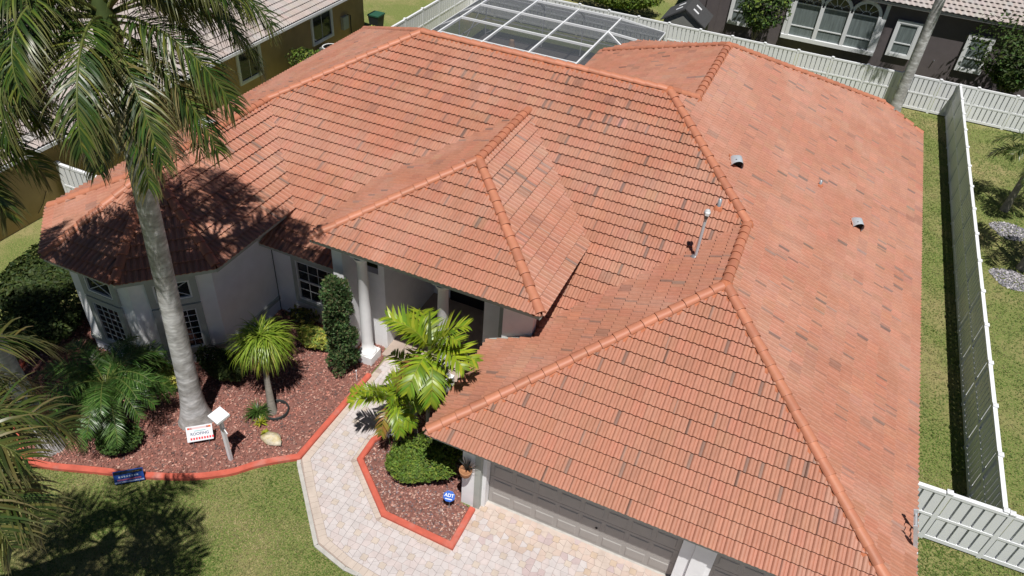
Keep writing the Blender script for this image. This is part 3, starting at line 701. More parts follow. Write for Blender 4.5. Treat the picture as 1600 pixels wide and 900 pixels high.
tufts('lawn_blades', 'short green and straw coloured lawn grass blades', [([(-12.5, -8), (.5, -8), (1.4, -3.2), (.4, -2.7), (-.9, -2.55), (-1.75, -2.35), (-2.9, -1.2), (-3.6, -.5), (-3.6, 1), (-12.5, 0)], 420, .055),
    ([(10.5, 3), (13.2, 3), (13.1, 33), (10.5, 33)], 170, .07), ([(13.3, 2.5), (17.5, 2.5), (19, 33), (13.2, 33)], 120, .075), ([(10.5, 1), (16, 1), (16, 4.7), (10.5, 4.7)], 300, .06)], [bedA], 5)
# ------------------------------------------------------------ vegetation
def tint(r, c, a=.12):
    k = 1+r.gauss(0, a); return (max(.004, c[0]*k*(1+r.gauss(0, a*.6))), max(.004, c[1]*k), max(.003, c[2]*k*(1+r.gauss(0, a*.5))))
def frond_mesh(r, L, e0, curl, pairs, ll, lw, droop, cols, stem=.16, fwd=.75, lift=.25, tipc=None, twist=.0, mk='leaf', rach=(.16, .19, .05), jit=1.):
    """a feather frond running along +X from the origin, arching under its own weight"""
    mb = MB(); N = 26; pts = []; p = V(0, 0, 0); a = e0
    for i in range(N+1):
        pts.append(p.copy()); t_ = i/N; a = e0-curl*t_**1.25; p = p+V(math.cos(a), 0, math.sin(a))*(L/N)
    rad = [.028*L/3*(1-.85*i/N)+.004 for i in range(N+1)]
    mb.tube(pts, rad, 5, rach)
    for k in range(pairs):
        t_ = stem+(1-stem)*(k+r.random()*.5)/pairs; f = t_*N; i = min(N-1, int(f)); q = pts[i].lerp(pts[i+1], f-i); d = (pts[i+1]-pts[i]).normalized(); u = V(-d.z, 0, d.x)
        lp = ll*(.35+.65*math.sin(math.pi*min(1, (t_-stem)/(1-stem)*.86+.14))**.7)*r.uniform(.88, 1.1)
        for sg in (-1, 1):
            if r.random() < .04: continue
            y = V(0, sg, 0); fw = fwd*(.55+.7*t_)+r.gauss(0, .14*jit); di = (d*fw+y+u*(lift+r.gauss(0, .30*jit))).normalized(); droop_ = droop*r.uniform(.6, 1.5)
            g = V(0, 0, -1); c = tint(r, r.choice(cols)); wv = di.cross(u).normalized()*sg
            prev = None; o = q.copy(); dd = di.copy(); hw = lw*.5*r.uniform(.8, 1.15); rows = []; cr = []
            for s_ in range(5):
                x = s_/4; ww = hw*(.55+1.1*x if x < .35 else (1.02*(1-x)/.65))+.001
                wd_ = d.lerp(wv, .35).normalized(); wd_ = (wd_-dd*wd_.dot(dd)).normalized()
                rows.append([o+wd_*ww, o-wd_*ww]); cc = c if not (tipc and s_ > 2) else tuple((c[j]+tipc[j])/2 for j in range(3)); cr.append([cc, cc])
                dd = (dd+g*(droop_*(.5+x))).normalized(); o = o+dd*(lp/4)
            mb.grid(rows, cols=cr, smooth=True)
    return mb.mesh('frond', MT[mk])
def rotm(az, loc, roll=0., pitch=0., sc=1.):
    return Matrix.Translation(Vector(loc)) @ Matrix.Rotation(az, 4, 'Z') @ Matrix.Rotation(pitch, 4, 'Y') @ Matrix.Rotation(roll, 4, 'X') @ Matrix.Scale(sc, 4)
def trunk(t, base, top, r0, r1, flare=1.6, bow=(0, 0), mk='bark', rings=True, n=18):
    base, top = Vector(base), Vector(top); rows = []; N = 96; r = random.Random(5); H = (top-base).length; mb = MB(); cols = []
    for i in range(N+1):
        x = i/N; c = base.lerp(top, x)+V(bow[0], bow[1], 0)*math.sin(math.pi*x); rr = (r0+(r1-r0)*x)*(1+(flare-1)*math.exp(-x*H/.55))
        k = 1+(.003 if rings and i % 2 else 0)+r.gauss(0, .0012); s_ = 1+r.gauss(0, .035)
        rows.append([c+V(math.cos(a_), math.sin(a_), 0)*rr*k*(1+(.05*math.sin(a_*5+1)*(flare-1)*math.exp(-x*H/.6))) for a_ in [2*math.pi*j/n for j in range(n)]]); cols.append([(s_, s_, s_)]*n)
    mb.grid(rows, cols=cols, closed=True); return mb.build('trunk', MT[mk], t)
def palm(name, label, base, top, r0, r1, meshes, nf, seed, flare=1.6, group=None, boots=None, bow=(0, 0), mk='bark', azs=None, sc=1., shaft=None):
    r = random.Random(seed); t = thing(name, label, 'palm', base, group); top = Vector(top); trunk(t, base, top, r0, r1, flare, bow, mk)
    if shaft:
        m = MB(); m.lathe([(r1*1.02, -.05), (r1*1.15, .15), (r1*.95, .5), (r1*.5, .95), (.02, 1.2)], top, 14, shaft); m.build('crownshaft', MT['leafd'], t)
    for i in range(nf):
        me, h_ = meshes[i % len(meshes)] if azs is None else meshes[azs[i][1]]
        az = 2.39996*i+r.uniform(-.25, .25) if azs is None else azs[i][0]
        link('frond', me, t, rotm(az, top+V(math.cos(az), math.sin(az), 0)*r1*.5+V(0, 0, h_), r.uniform(-.25, .25), r.uniform(-.08, .08), sc*r.uniform(.9, 1.06)))
    return t
rv = random.Random(11)
GRN = [(.045, .075, .016), (.06, .10, .02), (.035, .06, .014), (.085, .12, .025), (.10, .11, .03)]
OLD = [(.10, .115, .028), (.16, .145, .04), (.06, .085, .02), (.22, .18, .075)]
DED = [(.24, .17, .10), (.30, .23, .15), (.17, .12, .07), (.33, .27, .2)]
BGR = [(.035, .07, .014), (.05, .105, .018), (.028, .055, .012), (.095, .15, .022), (.15, .18, .03), (.06, .10, .018)]
big = [(frond_mesh(rv, 3.5, 1.2, 2.3, 84, 1.05, .036, .32, BGR, tipc=(.2, .17, .07), fwd=.9, lift=.3), .75), (frond_mesh(rv, 3.6, .8, 2.2, 84, 1.05, .036, .38, BGR, tipc=(.2, .17, .07), fwd=.9), .62),
       (frond_mesh(rv, 3.6, .35, 1.9, 84, 1.0, .036, .42, BGR+OLD[:1], tipc=(.22, .18, .08), fwd=.9), .5), (frond_mesh(rv, 3.4, -.25, 1.3, 78, .95, .034, .46, BGR+OLD, tipc=(.25, .2, .1), fwd=.9), .35),
       (frond_mesh(rv, 2.7, -1.0, .6, 60, .75, .026, .5, DED), .15)]
AZ = []
for i in range(31): AZ.append((2.39996*i+rv.uniform(-.2, .2), [0, 1, 2, 1, 2, 3, 2][i % 7]))
AZ += [(5.4, 3), (5.75, 4), (4.75, 4), (4.3, 4), (6.1, 3), (.1, 3), (3.4, 3), (3.9, 3), (5.9, 4), (4.5, 4)]
palm('royal_palm', 'tall palm with thick pale grey trunk rising in front of the bay window', (-6.95, -.55, 0), (-6.42, -.42, 10.85), .27, .215, big, len(AZ), 5, 1.8, azs=AZ, bow=(.0, 0), sc=.96, shaft=(.07, .10, .03))
side = [(frond_mesh(rv, 2.9, .9, 2.1, 58, .95, .042, .34, GRN+OLD[:2], tipc=(.22, .18, .08)), .4), (frond_mesh(rv, 2.9, .3, 1.9, 58, .95, .042, .4, GRN+OLD, tipc=(.25, .2, .1)), .3), (frond_mesh(rv, 2.8, -.2, 1.4, 54, .9, .04, .44, OLD, tipc=(.3, .24, .14)), .2)]
palm('royal_palm', 'palm at the left end of the bed with fronds hanging into frame', (-9.65, -2.95, 0), (-9.85, -3.15, 9.2), .25, .21, [big[1], big[2], big[3], big[2]], 34, 8, 1.5, sc=1.06, shaft=(.07, .1, .03))
palm('royal_palm', 'palm at the lower left corner with yellowing frond tips over lawn', tuple(px(-260, 1000)), (-4.6, -7.35, 7.5), .24, .2, [side[1], side[2], side[0]], 26, 9, 1.4, sc=.92, shaft=(.07, .1, .03))
# right hand yard palms
yard = [(frond_mesh(rv, 1.9, .7, 1.8, 36, .6, .045, .2, GRN), .2), (frond_mesh(rv, 1.9, .1, 1.5, 36, .6, .045, .25, GRN+OLD[:1]), .1)]
palm('yard_palm', 'dark small palm at the right edge beyond the long fence, farther one', (15.3, 24.2, 0), (15.35, 24.1, 2.7), .14, .1, yard, 15, 12, 1.3, 'palms in the neighbouring right yard', mk='thinbark')
palm('yard_palm', 'palm beyond the long fence at right edge, nearer one above grey gravel', (15.6, 19.6, 0), (15.7, 19.5, 3.6), .15, .11, yard, 15, 13, 1.3, 'palms in the neighbouring right yard', mk='thinbark')
palm('royal_palm', 'bare tall grey palm trunk standing before the back fence', (10.45, 32.55, 0), (10.5, 32.4, 10.5), .27, .2, side, 15, 14, 1.3)
# lime cluster palm by the entry
LIME = [(.21, .31, .02), (.27, .36, .022), (.15, .245, .018), (.33, .38, .03)]
lime = [(frond_mesh(rv, 1.55, 1.25, 1.15, 20, .62, .085, .10, LIME, jit=.4, stem=.12, fwd=.9, lift=.35, rach=(.3, .33, .05)), 0.), (frond_mesh(rv, 1.65, .75, 1.5, 20, .64, .085, .14, LIME, jit=.4, stem=.12, fwd=.9, lift=.3, rach=(.3, .33, .05)), 0.),
        (frond_mesh(rv, 1.6, .25, 1.5, 20, .62, .085, .18, LIME[:3], jit=.4, stem=.12, fwd=.9, lift=.2, rach=(.3, .33, .05)), -.05), (frond_mesh(rv, 1.3, -.3, 1.0, 16, .5, .07, .25, [(.26, .19, .03), (.3, .16, .05), (.2, .2, .03)], stem=.15, rach=(.3, .25, .06)), -.1)]
t = palm('christmas_palm', 'tallest lime green palm of the entry cluster beside the column', (-.75, 1.42, 0), (-.8, 1.7, 3.6), .055, .05, lime, 15, 21, 1.3, 'lime green palms beside the entry', mk='thinbark', shaft=(.14, .2, .04), sc=.9)
palm('christmas_palm', 'lower lime green palm leaning over the paver walk', (-1.5, 1.38, 0), (-1.75, 1.2, 1.75), .05, .045, lime[1:]+lime[:1], 14, 22, 1.3, 'lime green palms beside the entry', mk='thinbark', sc=.66)
palm('christmas_palm', 'middle lime green palm of the entry cluster, partly hidden', (-1.15, 1.52, 0), (-1.3, 1.85, 2.2), .05, .045, lime[1:], 12, 23, 1.3, 'lime green palms beside the entry', mk='thinbark', sc=.68)
# pygmy date palm
PYG = [(.055, .13, .022), (.085, .18, .03), (.04, .095, .018), (.13, .22, .06)]
pyg = [(frond_mesh(rv, 1.75, 1.0, 1.75, 50, .42, .02, .12, PYG, stem=.1), 0.), (frond_mesh(rv, 1.8, .55, 1.6, 50, .42, .02, .14, PYG, stem=.1), 0.), (frond_mesh(rv, 1.75, .1, 1.3, 50, .4, .02, .18, PYG, stem=.1), -.03)]
palm('date_palm', 'low bushy date palm with fine dark green fronds in the bed', (-8.75, -1.55, 0), (-8.75, -1.5, 1.5), .12, .1, pyg, 46, 31, 1.2, mk='thinbark')
def spiky(name, label, base, top, L, n, cols, w, seed, tr=(.09, .06), curl=2.0, old=None):
    """rosette of arching strap leaves on a short trunk"""
    r = random.Random(seed); t = thing(name, label, 'plant', base); trunk(t, base, top, tr[0], tr[1], 1.6, mk='thinbark')
    heads = [Vector(top)+V(r.uniform(-.28, .28), r.uniform(-.25, .25), r.uniform(-.15, .3)) for _ in range(5)] if L > .8 else [Vector(top)]
    m = MB()
    for k in range(n):
        o = r.choice(heads).copy(); az = r.uniform(0, 6.283); a = r.uniform(.1, 1.45); Lk = L*r.uniform(.75, 1.1); c = tint(r, r.choice(cols)); rows = []; cr = []; cu = curl*r.uniform(.7, 1.2); N = 8
        if old and a < .35: c = tint(r, r.choice(old))
        for i in range(N+1):
            x = i/N; e = a-cu*x; h_ = V(math.cos(az), math.sin(az), 0); sd = V(-h_.y, h_.x, 0); ww = w*.5*(1-x**2)+.001
            rows.append([o+sd*ww, o-sd*ww]); cr.append([c, c]); o = o+(h_*math.cos(e)+V(0, 0, math.sin(e)))*(Lk/N)
        m.grid(rows, cols=cr)
    m.build('leaf_crown', MT['leaf'], t); return t
PONY = [(.20, .30, .03), (.25, .35, .035), (.14, .22, .02), (.30, .38, .06)]
spiky('ponytail_palm', 'fountain of thin bright green strap leaves on a leaning slim trunk', (-5.28, .62, 0), (-5.75, 1.15, 2.0), 1.05, 1100, PONY, .03, 41, curl=2.6, old=[(.3, .22, .04), (.2, .2, .04), (.34, .27, .1)])
spiky('grass_clump', 'dark strap leaved clump at foot of the ponytail trunk', (-5.55, .35, 0), (-5.55, .35, .12), .5, 130, [(.05, .10, .02), (.07, .13, .025)], .022, 42, (.05, .03), 1.6)
for p_, lb, sd_ in ((px(408, 664), 'small lime bromeliad rosette behind the pale rock', 43), (px(416, 680), 'tiny lime bromeliad touching the pale rock', 44)):
    spiky('bromeliad', lb, (p_.x, p_.y, 0), (p_.x, p_.y, .08), .24 if sd_ == 43 else .16, 34, [(.30, .34, .03), (.36, .36, .04)], .055, sd_, (.03, .02), 1.2)
def bush(name, label, base, rad, n, ls, cols, seed, cat='shrub', group=None, mk='leafd', lumps=9, core=.62, stems=True, shape=None, zmin=.05):
    r = random.Random(seed); t = thing(name, label, cat, base, group); base = Vector(base); m = MB()
    lum = [V(r.gauss(0, 1), r.gauss(0, 1), abs(r.gauss(0, .9))).normalized() for _ in range(lumps)]; lr = [r.uniform(.15, .36) for _ in lum]
    for k in range(n):
        d = V(r.gauss(0, 1), r.gauss(0, 1), r.gauss(.15, 1)).normalized()
        rr = .72+sum(a_*max(0, (d.dot(l_)-.72)/.28) for l_, a_ in zip(lum, lr)); rr *= (core+(1-core)*r.random()**.4)*r.uniform(.94, 1.05)
        p = V(d.x*rad[0]*rr, d.y*rad[1]*rr, rad[2]+d.z*rad[2]*rr)
        if shape: p = shape(p, rad)
        p.z = max(p.z, zmin*r.random()*2); p = p+base
        a_ = V(r.gauss(0, 1), r.gauss(0, 1), r.gauss(0, .6)).normalized(); nn = (d+V(r.gauss(0, .6), r.gauss(0, .6), .5+r.gauss(0, .5))).normalized(); e1 = (a_-nn*a_.dot(nn)).normalized(); e2 = nn.cross(e1); q = ls*r.uniform(.65, 1.3); c = tint(r, r.choice(cols), .16)
        b = len(m.v)
        for s_ in (p-e1*q, p+e2*q*.45+nn*q*.12, p+e1*q, p-e2*q*.45+nn*q*.12): m.vert(s_, c)
        m.f.append([b, b+1, b+2, b+3]); m.sm.append(False)
    m.build('foliage', MT[mk], t)
    if stems:
        s_ = MB()
        for k in range(6):
            a_ = r.uniform(0, 6.28); s_.tube([base+V(math.cos(a_)*.05, math.sin(a_)*.05, 0), base+V(math.cos(a_)*rad[0]*.25, math.sin(a_)*rad[1]*.25, rad[2]*.8), base+V(math.cos(a_)*rad[0]*.5, math.sin(a_)*rad[1]*.5, rad[2]*1.4)], [.02, .014, .006], 5)
        s_.build('stem', MT['thinbark'], t)
    return t
HEDGE = [(.10, .17, .022), (.14, .21, .03), (.07, .12, .018), (.18, .24, .035)]
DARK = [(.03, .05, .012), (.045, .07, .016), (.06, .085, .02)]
YEL = [(.33, .34, .05), (.24, .29, .05), (.40, .38, .09), (.13, .19, .03)]
CYP = [(.05, .10, .035), (.07, .135, .045), (.09, .155, .05), (.13, .13, .06)]
bush('clipped_bush', 'rounded bright green clipped bush in small bed by garage', (-.62, .62, .02), (1.0, .66, .36), 9000, .045, HEDGE, 51)
bush('clipped_bush', 'green bush clump at the foot of the lime palms, shaded side', (-.3, 1.35, .02), (.75, .5, .45), 3500, .05, HEDGE+DARK, 52)
def clump_shrub(name, label, cat, base, clumps, ls, cols, seed, per):
    r = random.Random(seed); t = thing(name, label, cat, base); b0 = Vector(base); m = MB()
    for c, rad in clumps:
        k0 = r.uniform(.75, 1.2); n = int(per*rad*rad)
        for k in range(n):
            d = V(r.gauss(0, 1), r.gauss(0, 1), r.gauss(.2, 1)).normalized(); p = b0+Vector(c)+d*rad*(.55+.5*r.random()**.6); p.z = max(p.z, .03)
            a_ = (d+V(r.gauss(0, .5), r.gauss(0, .5), r.gauss(.4, .5))).normalized(); e2 = a_.cross(V(r.gauss(0, 1), r.gauss(0, 1), r.gauss(0, 1))).normalized(); q = ls*r.uniform(.6, 1.4); cc = tuple(v*k0 for v in tint(r, r.choice(cols), .14))
            b = len(m.v)
            for s_ in (p-a_*q*.6, p+e2*q*.35, p+a_*q, p-e2*q*.35): m.vert(s_, cc)
            m.f.append([b, b+1, b+2, b+3]); m.sm.append(False)
    m.build('foliage', MT['leafd'], t); s_ = MB(); zt = max(c[2] for c, _ in clumps); s_.tube([b0, b0+V(.02, 0, zt*.5), b0+V(0, 0, zt)], [.07, .05, .02], 8); s_.build('trunk', MT['thinbark'], t); return t
_r = random.Random(53); _cl = []
for k in range(95):
    z_ = .25+3.15*_r.random(); a_ = _r.uniform(0, 6.28); q_ = (.34 if z_ < 2.9 else .34-.45*(z_-2.9))*math.sqrt(_r.uniform(.25, 1)); _cl.append(((q_*math.cos(a_), q_*math.sin(a_), z_), _r.uniform(.13, .25)))
clump_shrub('column_juniper', 'tall narrow dark green juniper beside the left porch column', 'juniper', (-4.45, 2.98, 0), _cl, .055, CYP, 54, 6500)
bush('variegated_shrub', 'pale yellow variegated shrub left of the tall juniper', (-5.75, 3.45, 0), (.75, .45, .33), 2300, .075, YEL, 54)
bush('croton_shrub', 'small open shrub with yellowish leaves below the white window', (-6.6, 4.0, 0), (.5, .28, .42), 420, .09, [(.10, .12, .03), (.26, .24, .05), (.06, .07, .03)], 55, core=.3)
bush('yellow_shrub', 'yellow leaved shrub glowing behind the big palm trunk', (-8.45, .12, 0), (.5, .38, .42), 1700, .075, YEL[:3], 56)
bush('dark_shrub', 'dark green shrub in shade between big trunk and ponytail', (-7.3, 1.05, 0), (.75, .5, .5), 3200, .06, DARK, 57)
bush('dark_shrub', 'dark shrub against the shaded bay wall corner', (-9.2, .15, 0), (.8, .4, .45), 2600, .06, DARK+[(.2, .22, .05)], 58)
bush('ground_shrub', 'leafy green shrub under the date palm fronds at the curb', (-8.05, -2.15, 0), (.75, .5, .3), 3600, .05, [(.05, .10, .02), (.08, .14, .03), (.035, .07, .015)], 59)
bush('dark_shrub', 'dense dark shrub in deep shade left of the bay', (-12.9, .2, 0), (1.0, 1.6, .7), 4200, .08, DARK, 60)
bush('dark_shrub', 'added dark shrub mass standing in for side yard shade left of the bay roof', (-15.2, 1.6, 0), (1.5, 2.6, .45), 6500, .1, DARK, 65)  # dark foliage added to stand in for the shade over this strip
bush('neighbour_shrub', 'green shrub in the side yard between the two houses', (-17.0, 19.4, 0), (.9, .9, .9), 2600, .09, HEDGE+DARK, 61)
bush('neighbour_shrub', 'low yellow green shrub behind roof near the green bin', (-17.6, 25.6, 0), (.9, .6, .4), 1500, .08, YEL[1:]+HEDGE, 62)
bush('back_hedge', 'leafy hedge beyond the back fence above the pool cage', (-7.2, 39.0, 0), (3.2, 1.6, .95), 8000, .10, HEDGE, 63, 'hedge')
def tree(name, label, base, h0, rad, n, ls, cols, seed):
    t = bush(name, label, (base[0], base[1], h0), rad, n, ls, cols, seed, 'tree', core=.2, stems=False, lumps=22, zmin=-.5)
    m = MB(); r = random.Random(seed); b = Vector(base)
    m.tube([b, b+V(.05, .02, h0*.6), b+V(0, 0, h0+rad[2]*.6)], [.12, .09, .05], 8)
    for k in range(7):
        a_ = r.uniform(0, 6.28); m.tube([b+V(0, 0, h0*.8), b+V(math.cos(a_)*rad[0]*.35, math.sin(a_)*rad[1]*.35, h0+rad[2]*.7), b+V(math.cos(a_)*rad[0]*.7, math.sin(a_)*rad[1]*.7, h0+rad[2]*1.2)], [.05, .03, .01], 6)
    m.build('trunk', MT['thinbark'], t); return t
tree('garden_tree', 'loose green tree against the dark wall behind the back fence', (2.1, 36.0, 0), 1.0, (1.3, 1.0, 1.7), 2200, .13, [(.05, .09, .018), (.08, .14, .025), (.14, .2, .03), (.03, .055, .014)], 71)
tree('garden_tree', 'dense dark tree at the right edge behind back fence', (15.6, 35.7, 0), .7, (1.6, 1.2, 1.75), 5000, .12, DARK+[(.06, .11, .02), (.08, .14, .03)], 72)
# white agapanthus blooms
t = thing('lily_flower', 'white lily blooms above the clipped bush', 'flower', (-1.6, .95, 0)); m = MB(); s_ = MB(); r = random.Random(3)
for k in range(3):
    o = V(-1.62+r.uniform(-.12, .12), .98+r.uniform(-.1, .1), .62+.1*k); s_.tube([(o.x+.05, o.y, 0), o], .01, 5, (.2, .3, .1))
    for i in range(26):
        d = V(r.gauss(0, 1), r.gauss(0, 1), r.gauss(.4, 1)).normalized(); e = d.orthogonal().normalized()*.025; m.face([o+d*.02, o+d*.08+e, o+d*.13, o+d*.08-e], (.8, .8, .84))
m.build('bloom', MT['leafd'], t); s_.build('stem', MT['leafd'], t)
# tyre-like black edging ring at the ponytail trunk
m = MB(); m.lathe([(.36, 0), (.37, .12), (.35, .14), (.33, .12), (.33, 0)], (-5.2, .68, .02), 26); tag(m.build('edging_ring', MT['rub']), 'black plastic ring round the foot of the leaning ponytail trunk', 'edging')

# ------------------------------------------------------------ fences
def fence(name, label, p0, p1, h=1.83, span=1.86, group='white vinyl shadowbox fences', gate=None):
    p0, p1 = Vector((*p0, 0)), Vector((*p1, 0)); d = p1-p0; L = d.length; d.normalize(); nn = V(-d.y, d.x, 0); t = thing(name, label, 'fence', p0, group)
    n = max(1, round(L/span)); sp = L/n
    post = MB(); post.obox(V(0, 0, h/2), V(1, 0, 0), V(0, 1, 0), V(0, 0, 1), .058, .058, h/2+.03); post.obox(V(0, 0, h+.045), V(1, 0, 0), V(0, 1, 0), V(0, 0, 1), .072, .072, .02)
    post.face([(-.06, -.06, h+.066), (.06, -.06, h+.066), (0, 0, h+.10)]); post.face([(.06, -.06, h+.066), (.06, .06, h+.066), (0, 0, h+.10)]); post.face([(.06, .06, h+.066), (-.06, .06, h+.066), (0, 0, h+.10)]); post.face([(-.06, .06, h+.066), (-.06, -.06, h+.066), (0, 0, h+.10)])
    pm = post.mesh('post', MT['vinyl']); rot = Matrix.Rotation(math.atan2(d.y, d.x), 4, 'Z')
    rl = {}
    for nm, z, hh, th in (('top', h-.035, .045, .056), ('mid', h*.51, .04, .056), ('low', .12, .06, .056)):
        m = MB(); m.obox(V(0, 0, 0), V(1, 0, 0), V(0, 1, 0), V(0, 0, 1), sp/2-.06, th, hh); rl[nm] = (m.mesh('rail', MT['vinyl']), z)
    k = max(3, round((sp-.116)/.262)); pw = (sp-.116)/k; m = MB(); m.obox(V(0, 0, 0), V(1, 0, 0), V(0, 1, 0), V(0, 0, 1), pw*.40, .010, (h-.16)/2); bm = m.mesh('picket', MT['vinyl'])
    for i in range(n+1): link('post', pm, t, Matrix.Translation(p0+d*(sp*i)) @ rot)
    for i in range(n):
        c = p0+d*(sp*(i+.5))
        for me, z in rl.values(): link('rail', me, t, Matrix.Translation(c+V(0, 0, z)) @ rot)
        for j in range(k):
            u = sp*i+.058+pw*(j+.5); link('picket', bm, t, Matrix.Translation(p0+d*u-nn*.034+V(0, 0, h/2)) @ rot)
            if j < k-1: link('picket', bm, t, Matrix.Translation(p0+d*(u+pw/2)+nn*.034+V(0, 0, h/2)) @ rot)
    return t
fence('vinyl_fence', 'long white vinyl fence running along the right side of the house', (13.27, 4.76), (13.05, 33.1))
fence('vinyl_fence', 'white vinyl back fence running across behind the house and pool cage', (-15.2, 33.25), (19.4, 33.25))
fence('vinyl_fence', 'short white vinyl fence with gate at the lower right corner', (10.6, 4.68), (16.2, 4.78), span=1.34)
fence('vinyl_fence', 'white vinyl fence left of the pool cage running into the distance', (-15.25, 19.5), (-15.2, 33.15))
fence('vinyl_fence', 'small white vinyl fence between the tan house and the bay', (-18.3, 5.6), (-13.3, 5.6), span=1.7)

# ------------------------------------------------------------ pool cage
t = thing('pool_cage', 'screened pool enclosure with white aluminium beams behind the roof', 'pool cage', (-8, 25, 0)); ZT = 3.0
XS = [-11.35, -9.0, -6.6, -4.2]; YS = [22.0, 24.4, 26.7, 29.0]
def beam(a, b, w=.075, h=.11): m = MB(); m.bar(a, b, w, h); m.build('beam', MT['alu'], t)
for y in YS: beam((XS[0], y, ZT), (XS[-1], y, ZT))
for x in XS: beam((x, YS[0]-.6, ZT), (x, YS[-1], ZT+.003))
for a, b in (((XS[0], 29, ZT), (-12.6, 30.2, 2.3)), ((XS[0], 22, ZT), (-12.6, 21.5, 2.3)), ((-12.6, 21.2, 2.3), (-12.6, 30.2, 2.3)), ((-12.6, 30.2, 2.3), (-2.0, 30.2, 2.3)), ((XS[-1], 29, ZT), (-2.0, 30.2, 2.3)), ((XS[-1], 26.7, ZT), (-1.6, 27.6, 2.5)), ((XS[-1], 26.7, ZT), (-2.6, 25.4, 2.6)), ((-2.0, 30.2, 2.3), (-2.0, 24.5, 2.3)), ((-9, 29, ZT), (-9, 30.2, 2.3)), ((-6.6, 29, ZT), (-6.6, 30.2, 2.3)), ((XS[0], 24.4, ZT), (-12.6, 24.4, 2.3)), ((XS[0], 26.7, ZT), (-12.6, 26.7, 2.3))): beam(a, b)
for x, y in ((-12.6, 21.5), (-12.6, 24.4), (-12.6, 26.7), (-12.6, 30.2), (-9, 30.2), (-6.6, 30.2), (-4.2, 30.2), (-2, 30.2), (-2, 27.5), (-2, 24.6)):
    m = MB(); m.bar((x, y, 0), (x, y, 2.3), .05, .05); m.build('upright', MT['alu'], t)
beam((-12.6, 30.2, 1.0), (-2, 30.2, 1.0), .04, .05); beam((-12.6, 21.2, 1.0), (-12.6, 30.2, 1.0), .04, .05)
beam((-12.6, 26.7, .1), (-12.6, 30.2, 2.25), .04, .05); beam((-12.6, 30.2, .1), (-9, 30.2, 2.25), .04, .05)
def scr(*pts): m = MB(); m.face(pts); m.build('screen', MT['screen'], t)
z = ZT-.06
for i in range(3):
    for j in range(3): scr((XS[i], YS[j], z), (XS[i+1], YS[j], z), (XS[i+1], YS[j+1], z), (XS[i], YS[j+1], z))
scr((XS[0], 22, z), (XS[-1], 22, z), (XS[-1], 20.6, z), (XS[0], 20.6, z))
scr((XS[0], 29, z), (XS[-1], 29, z), (-2, 30.2, 2.36), (-12.6, 30.2, 2.36)); scr((XS[0], 22, z), (XS[0], 29, z), (-12.6, 30.2, 2.36), (-12.6, 21.5, 2.36)); scr((XS[-1], 22, z), (XS[-1], 29, z), (-2, 30.2, 2.36), (-2, 24.5, 2.36))
scr((-12.6, 30.2, 0), (-2, 30.2, 0), (-2, 30.2, 2.3), (-12.6, 30.2, 2.3)); scr((-12.6, 21.5, 0), (-12.6, 30.2, 0), (-12.6, 30.2, 2.3), (-12.6, 21.5, 2.3)); scr((-2, 24.5, 0), (-2, 30.2, 0), (-2, 30.2, 2.3), (-2, 24.5, 2.3))
m = MB(); m.prism([(-12.6, 18), (-2, 18), (-2, 30.2), (-12.6, 30.2)], 0, .05, (.42, .40, .38)); tag(m.build('pool_deck', MT['concrete']), kind='structure')
m = MB(); m.lathe([(0, 0), (.18, .0), (.2, .35), (.12, .6), (.14, .66), (0, .68)], (-10.2, 28.6, .05), 12, (1.5, 2, 2.5)); tag(m.build('patio_urn', MT['clay']), 'pale tan urn standing inside the pool cage', 'urn')

# ------------------------------------------------------------ neighbours
nl = thing('neighbour_house', 'tan stucco house with pale tiled roof along the left edge', 'house', (-20, 10, 0))
m = MB(); m.box((-24, -4, 0), (-18.6, 26.5, 2.75)); m.build('wall', MT['tan'], nl)
S_OLD = S
NP = {'e': dict(O=V(-18.15, -5, 2.78), eu=V(0, 1, 0), ev=V(-1, 0, .4).normalized(), n=V(.4, 0, 1).normalized(), lo=[(0, 0), (31.8, 0)], hi=[(0, 5.2), (31.8, 5.2)])}
m = MB(); m.face([(-18.15, -5, 2.75), (-18.15, 26.8, 2.75), (-23.8, 26.8, 5.01), (-23.8, -5, 5.01)]); m.face([(-18.15, -5, 2.7), (-18.7, -5, 2.7), (-18.7, 26.8, 2.7), (-18.15, 26.8, 2.7)]); m.face([(-18.2, 26.75, 2.7), (-24, 26.75, 2.7), (-24, 26.75, 5.0)]); nr = m.build('roof', MT['ntile'], nl)
tiled_roof(nr, NP, MT['ntile'], 2, False, 200, 17)
m = MB(); m.bar((-18.1, -5, 2.70), (-18.1, 26.8, 2.70), .11, .13); m.build('gutter', MT['alu'], nl)
for y, w_ in ((22.45, 1.7), (16.6, 1.5), (9.0, 1.2)): window(nl, (-18.6, y, 1.65), (0, 1, 0), w_, 1.4, 2, 1, .1, fr=.06, sm='frame')
m = MB(); m.tube([(-18.56, 5.0, .9), (-18.55, 4.7, .5), (-18.55, 4.4, .25)], .012, 6); m.build('cable', MT['rub'], nl)

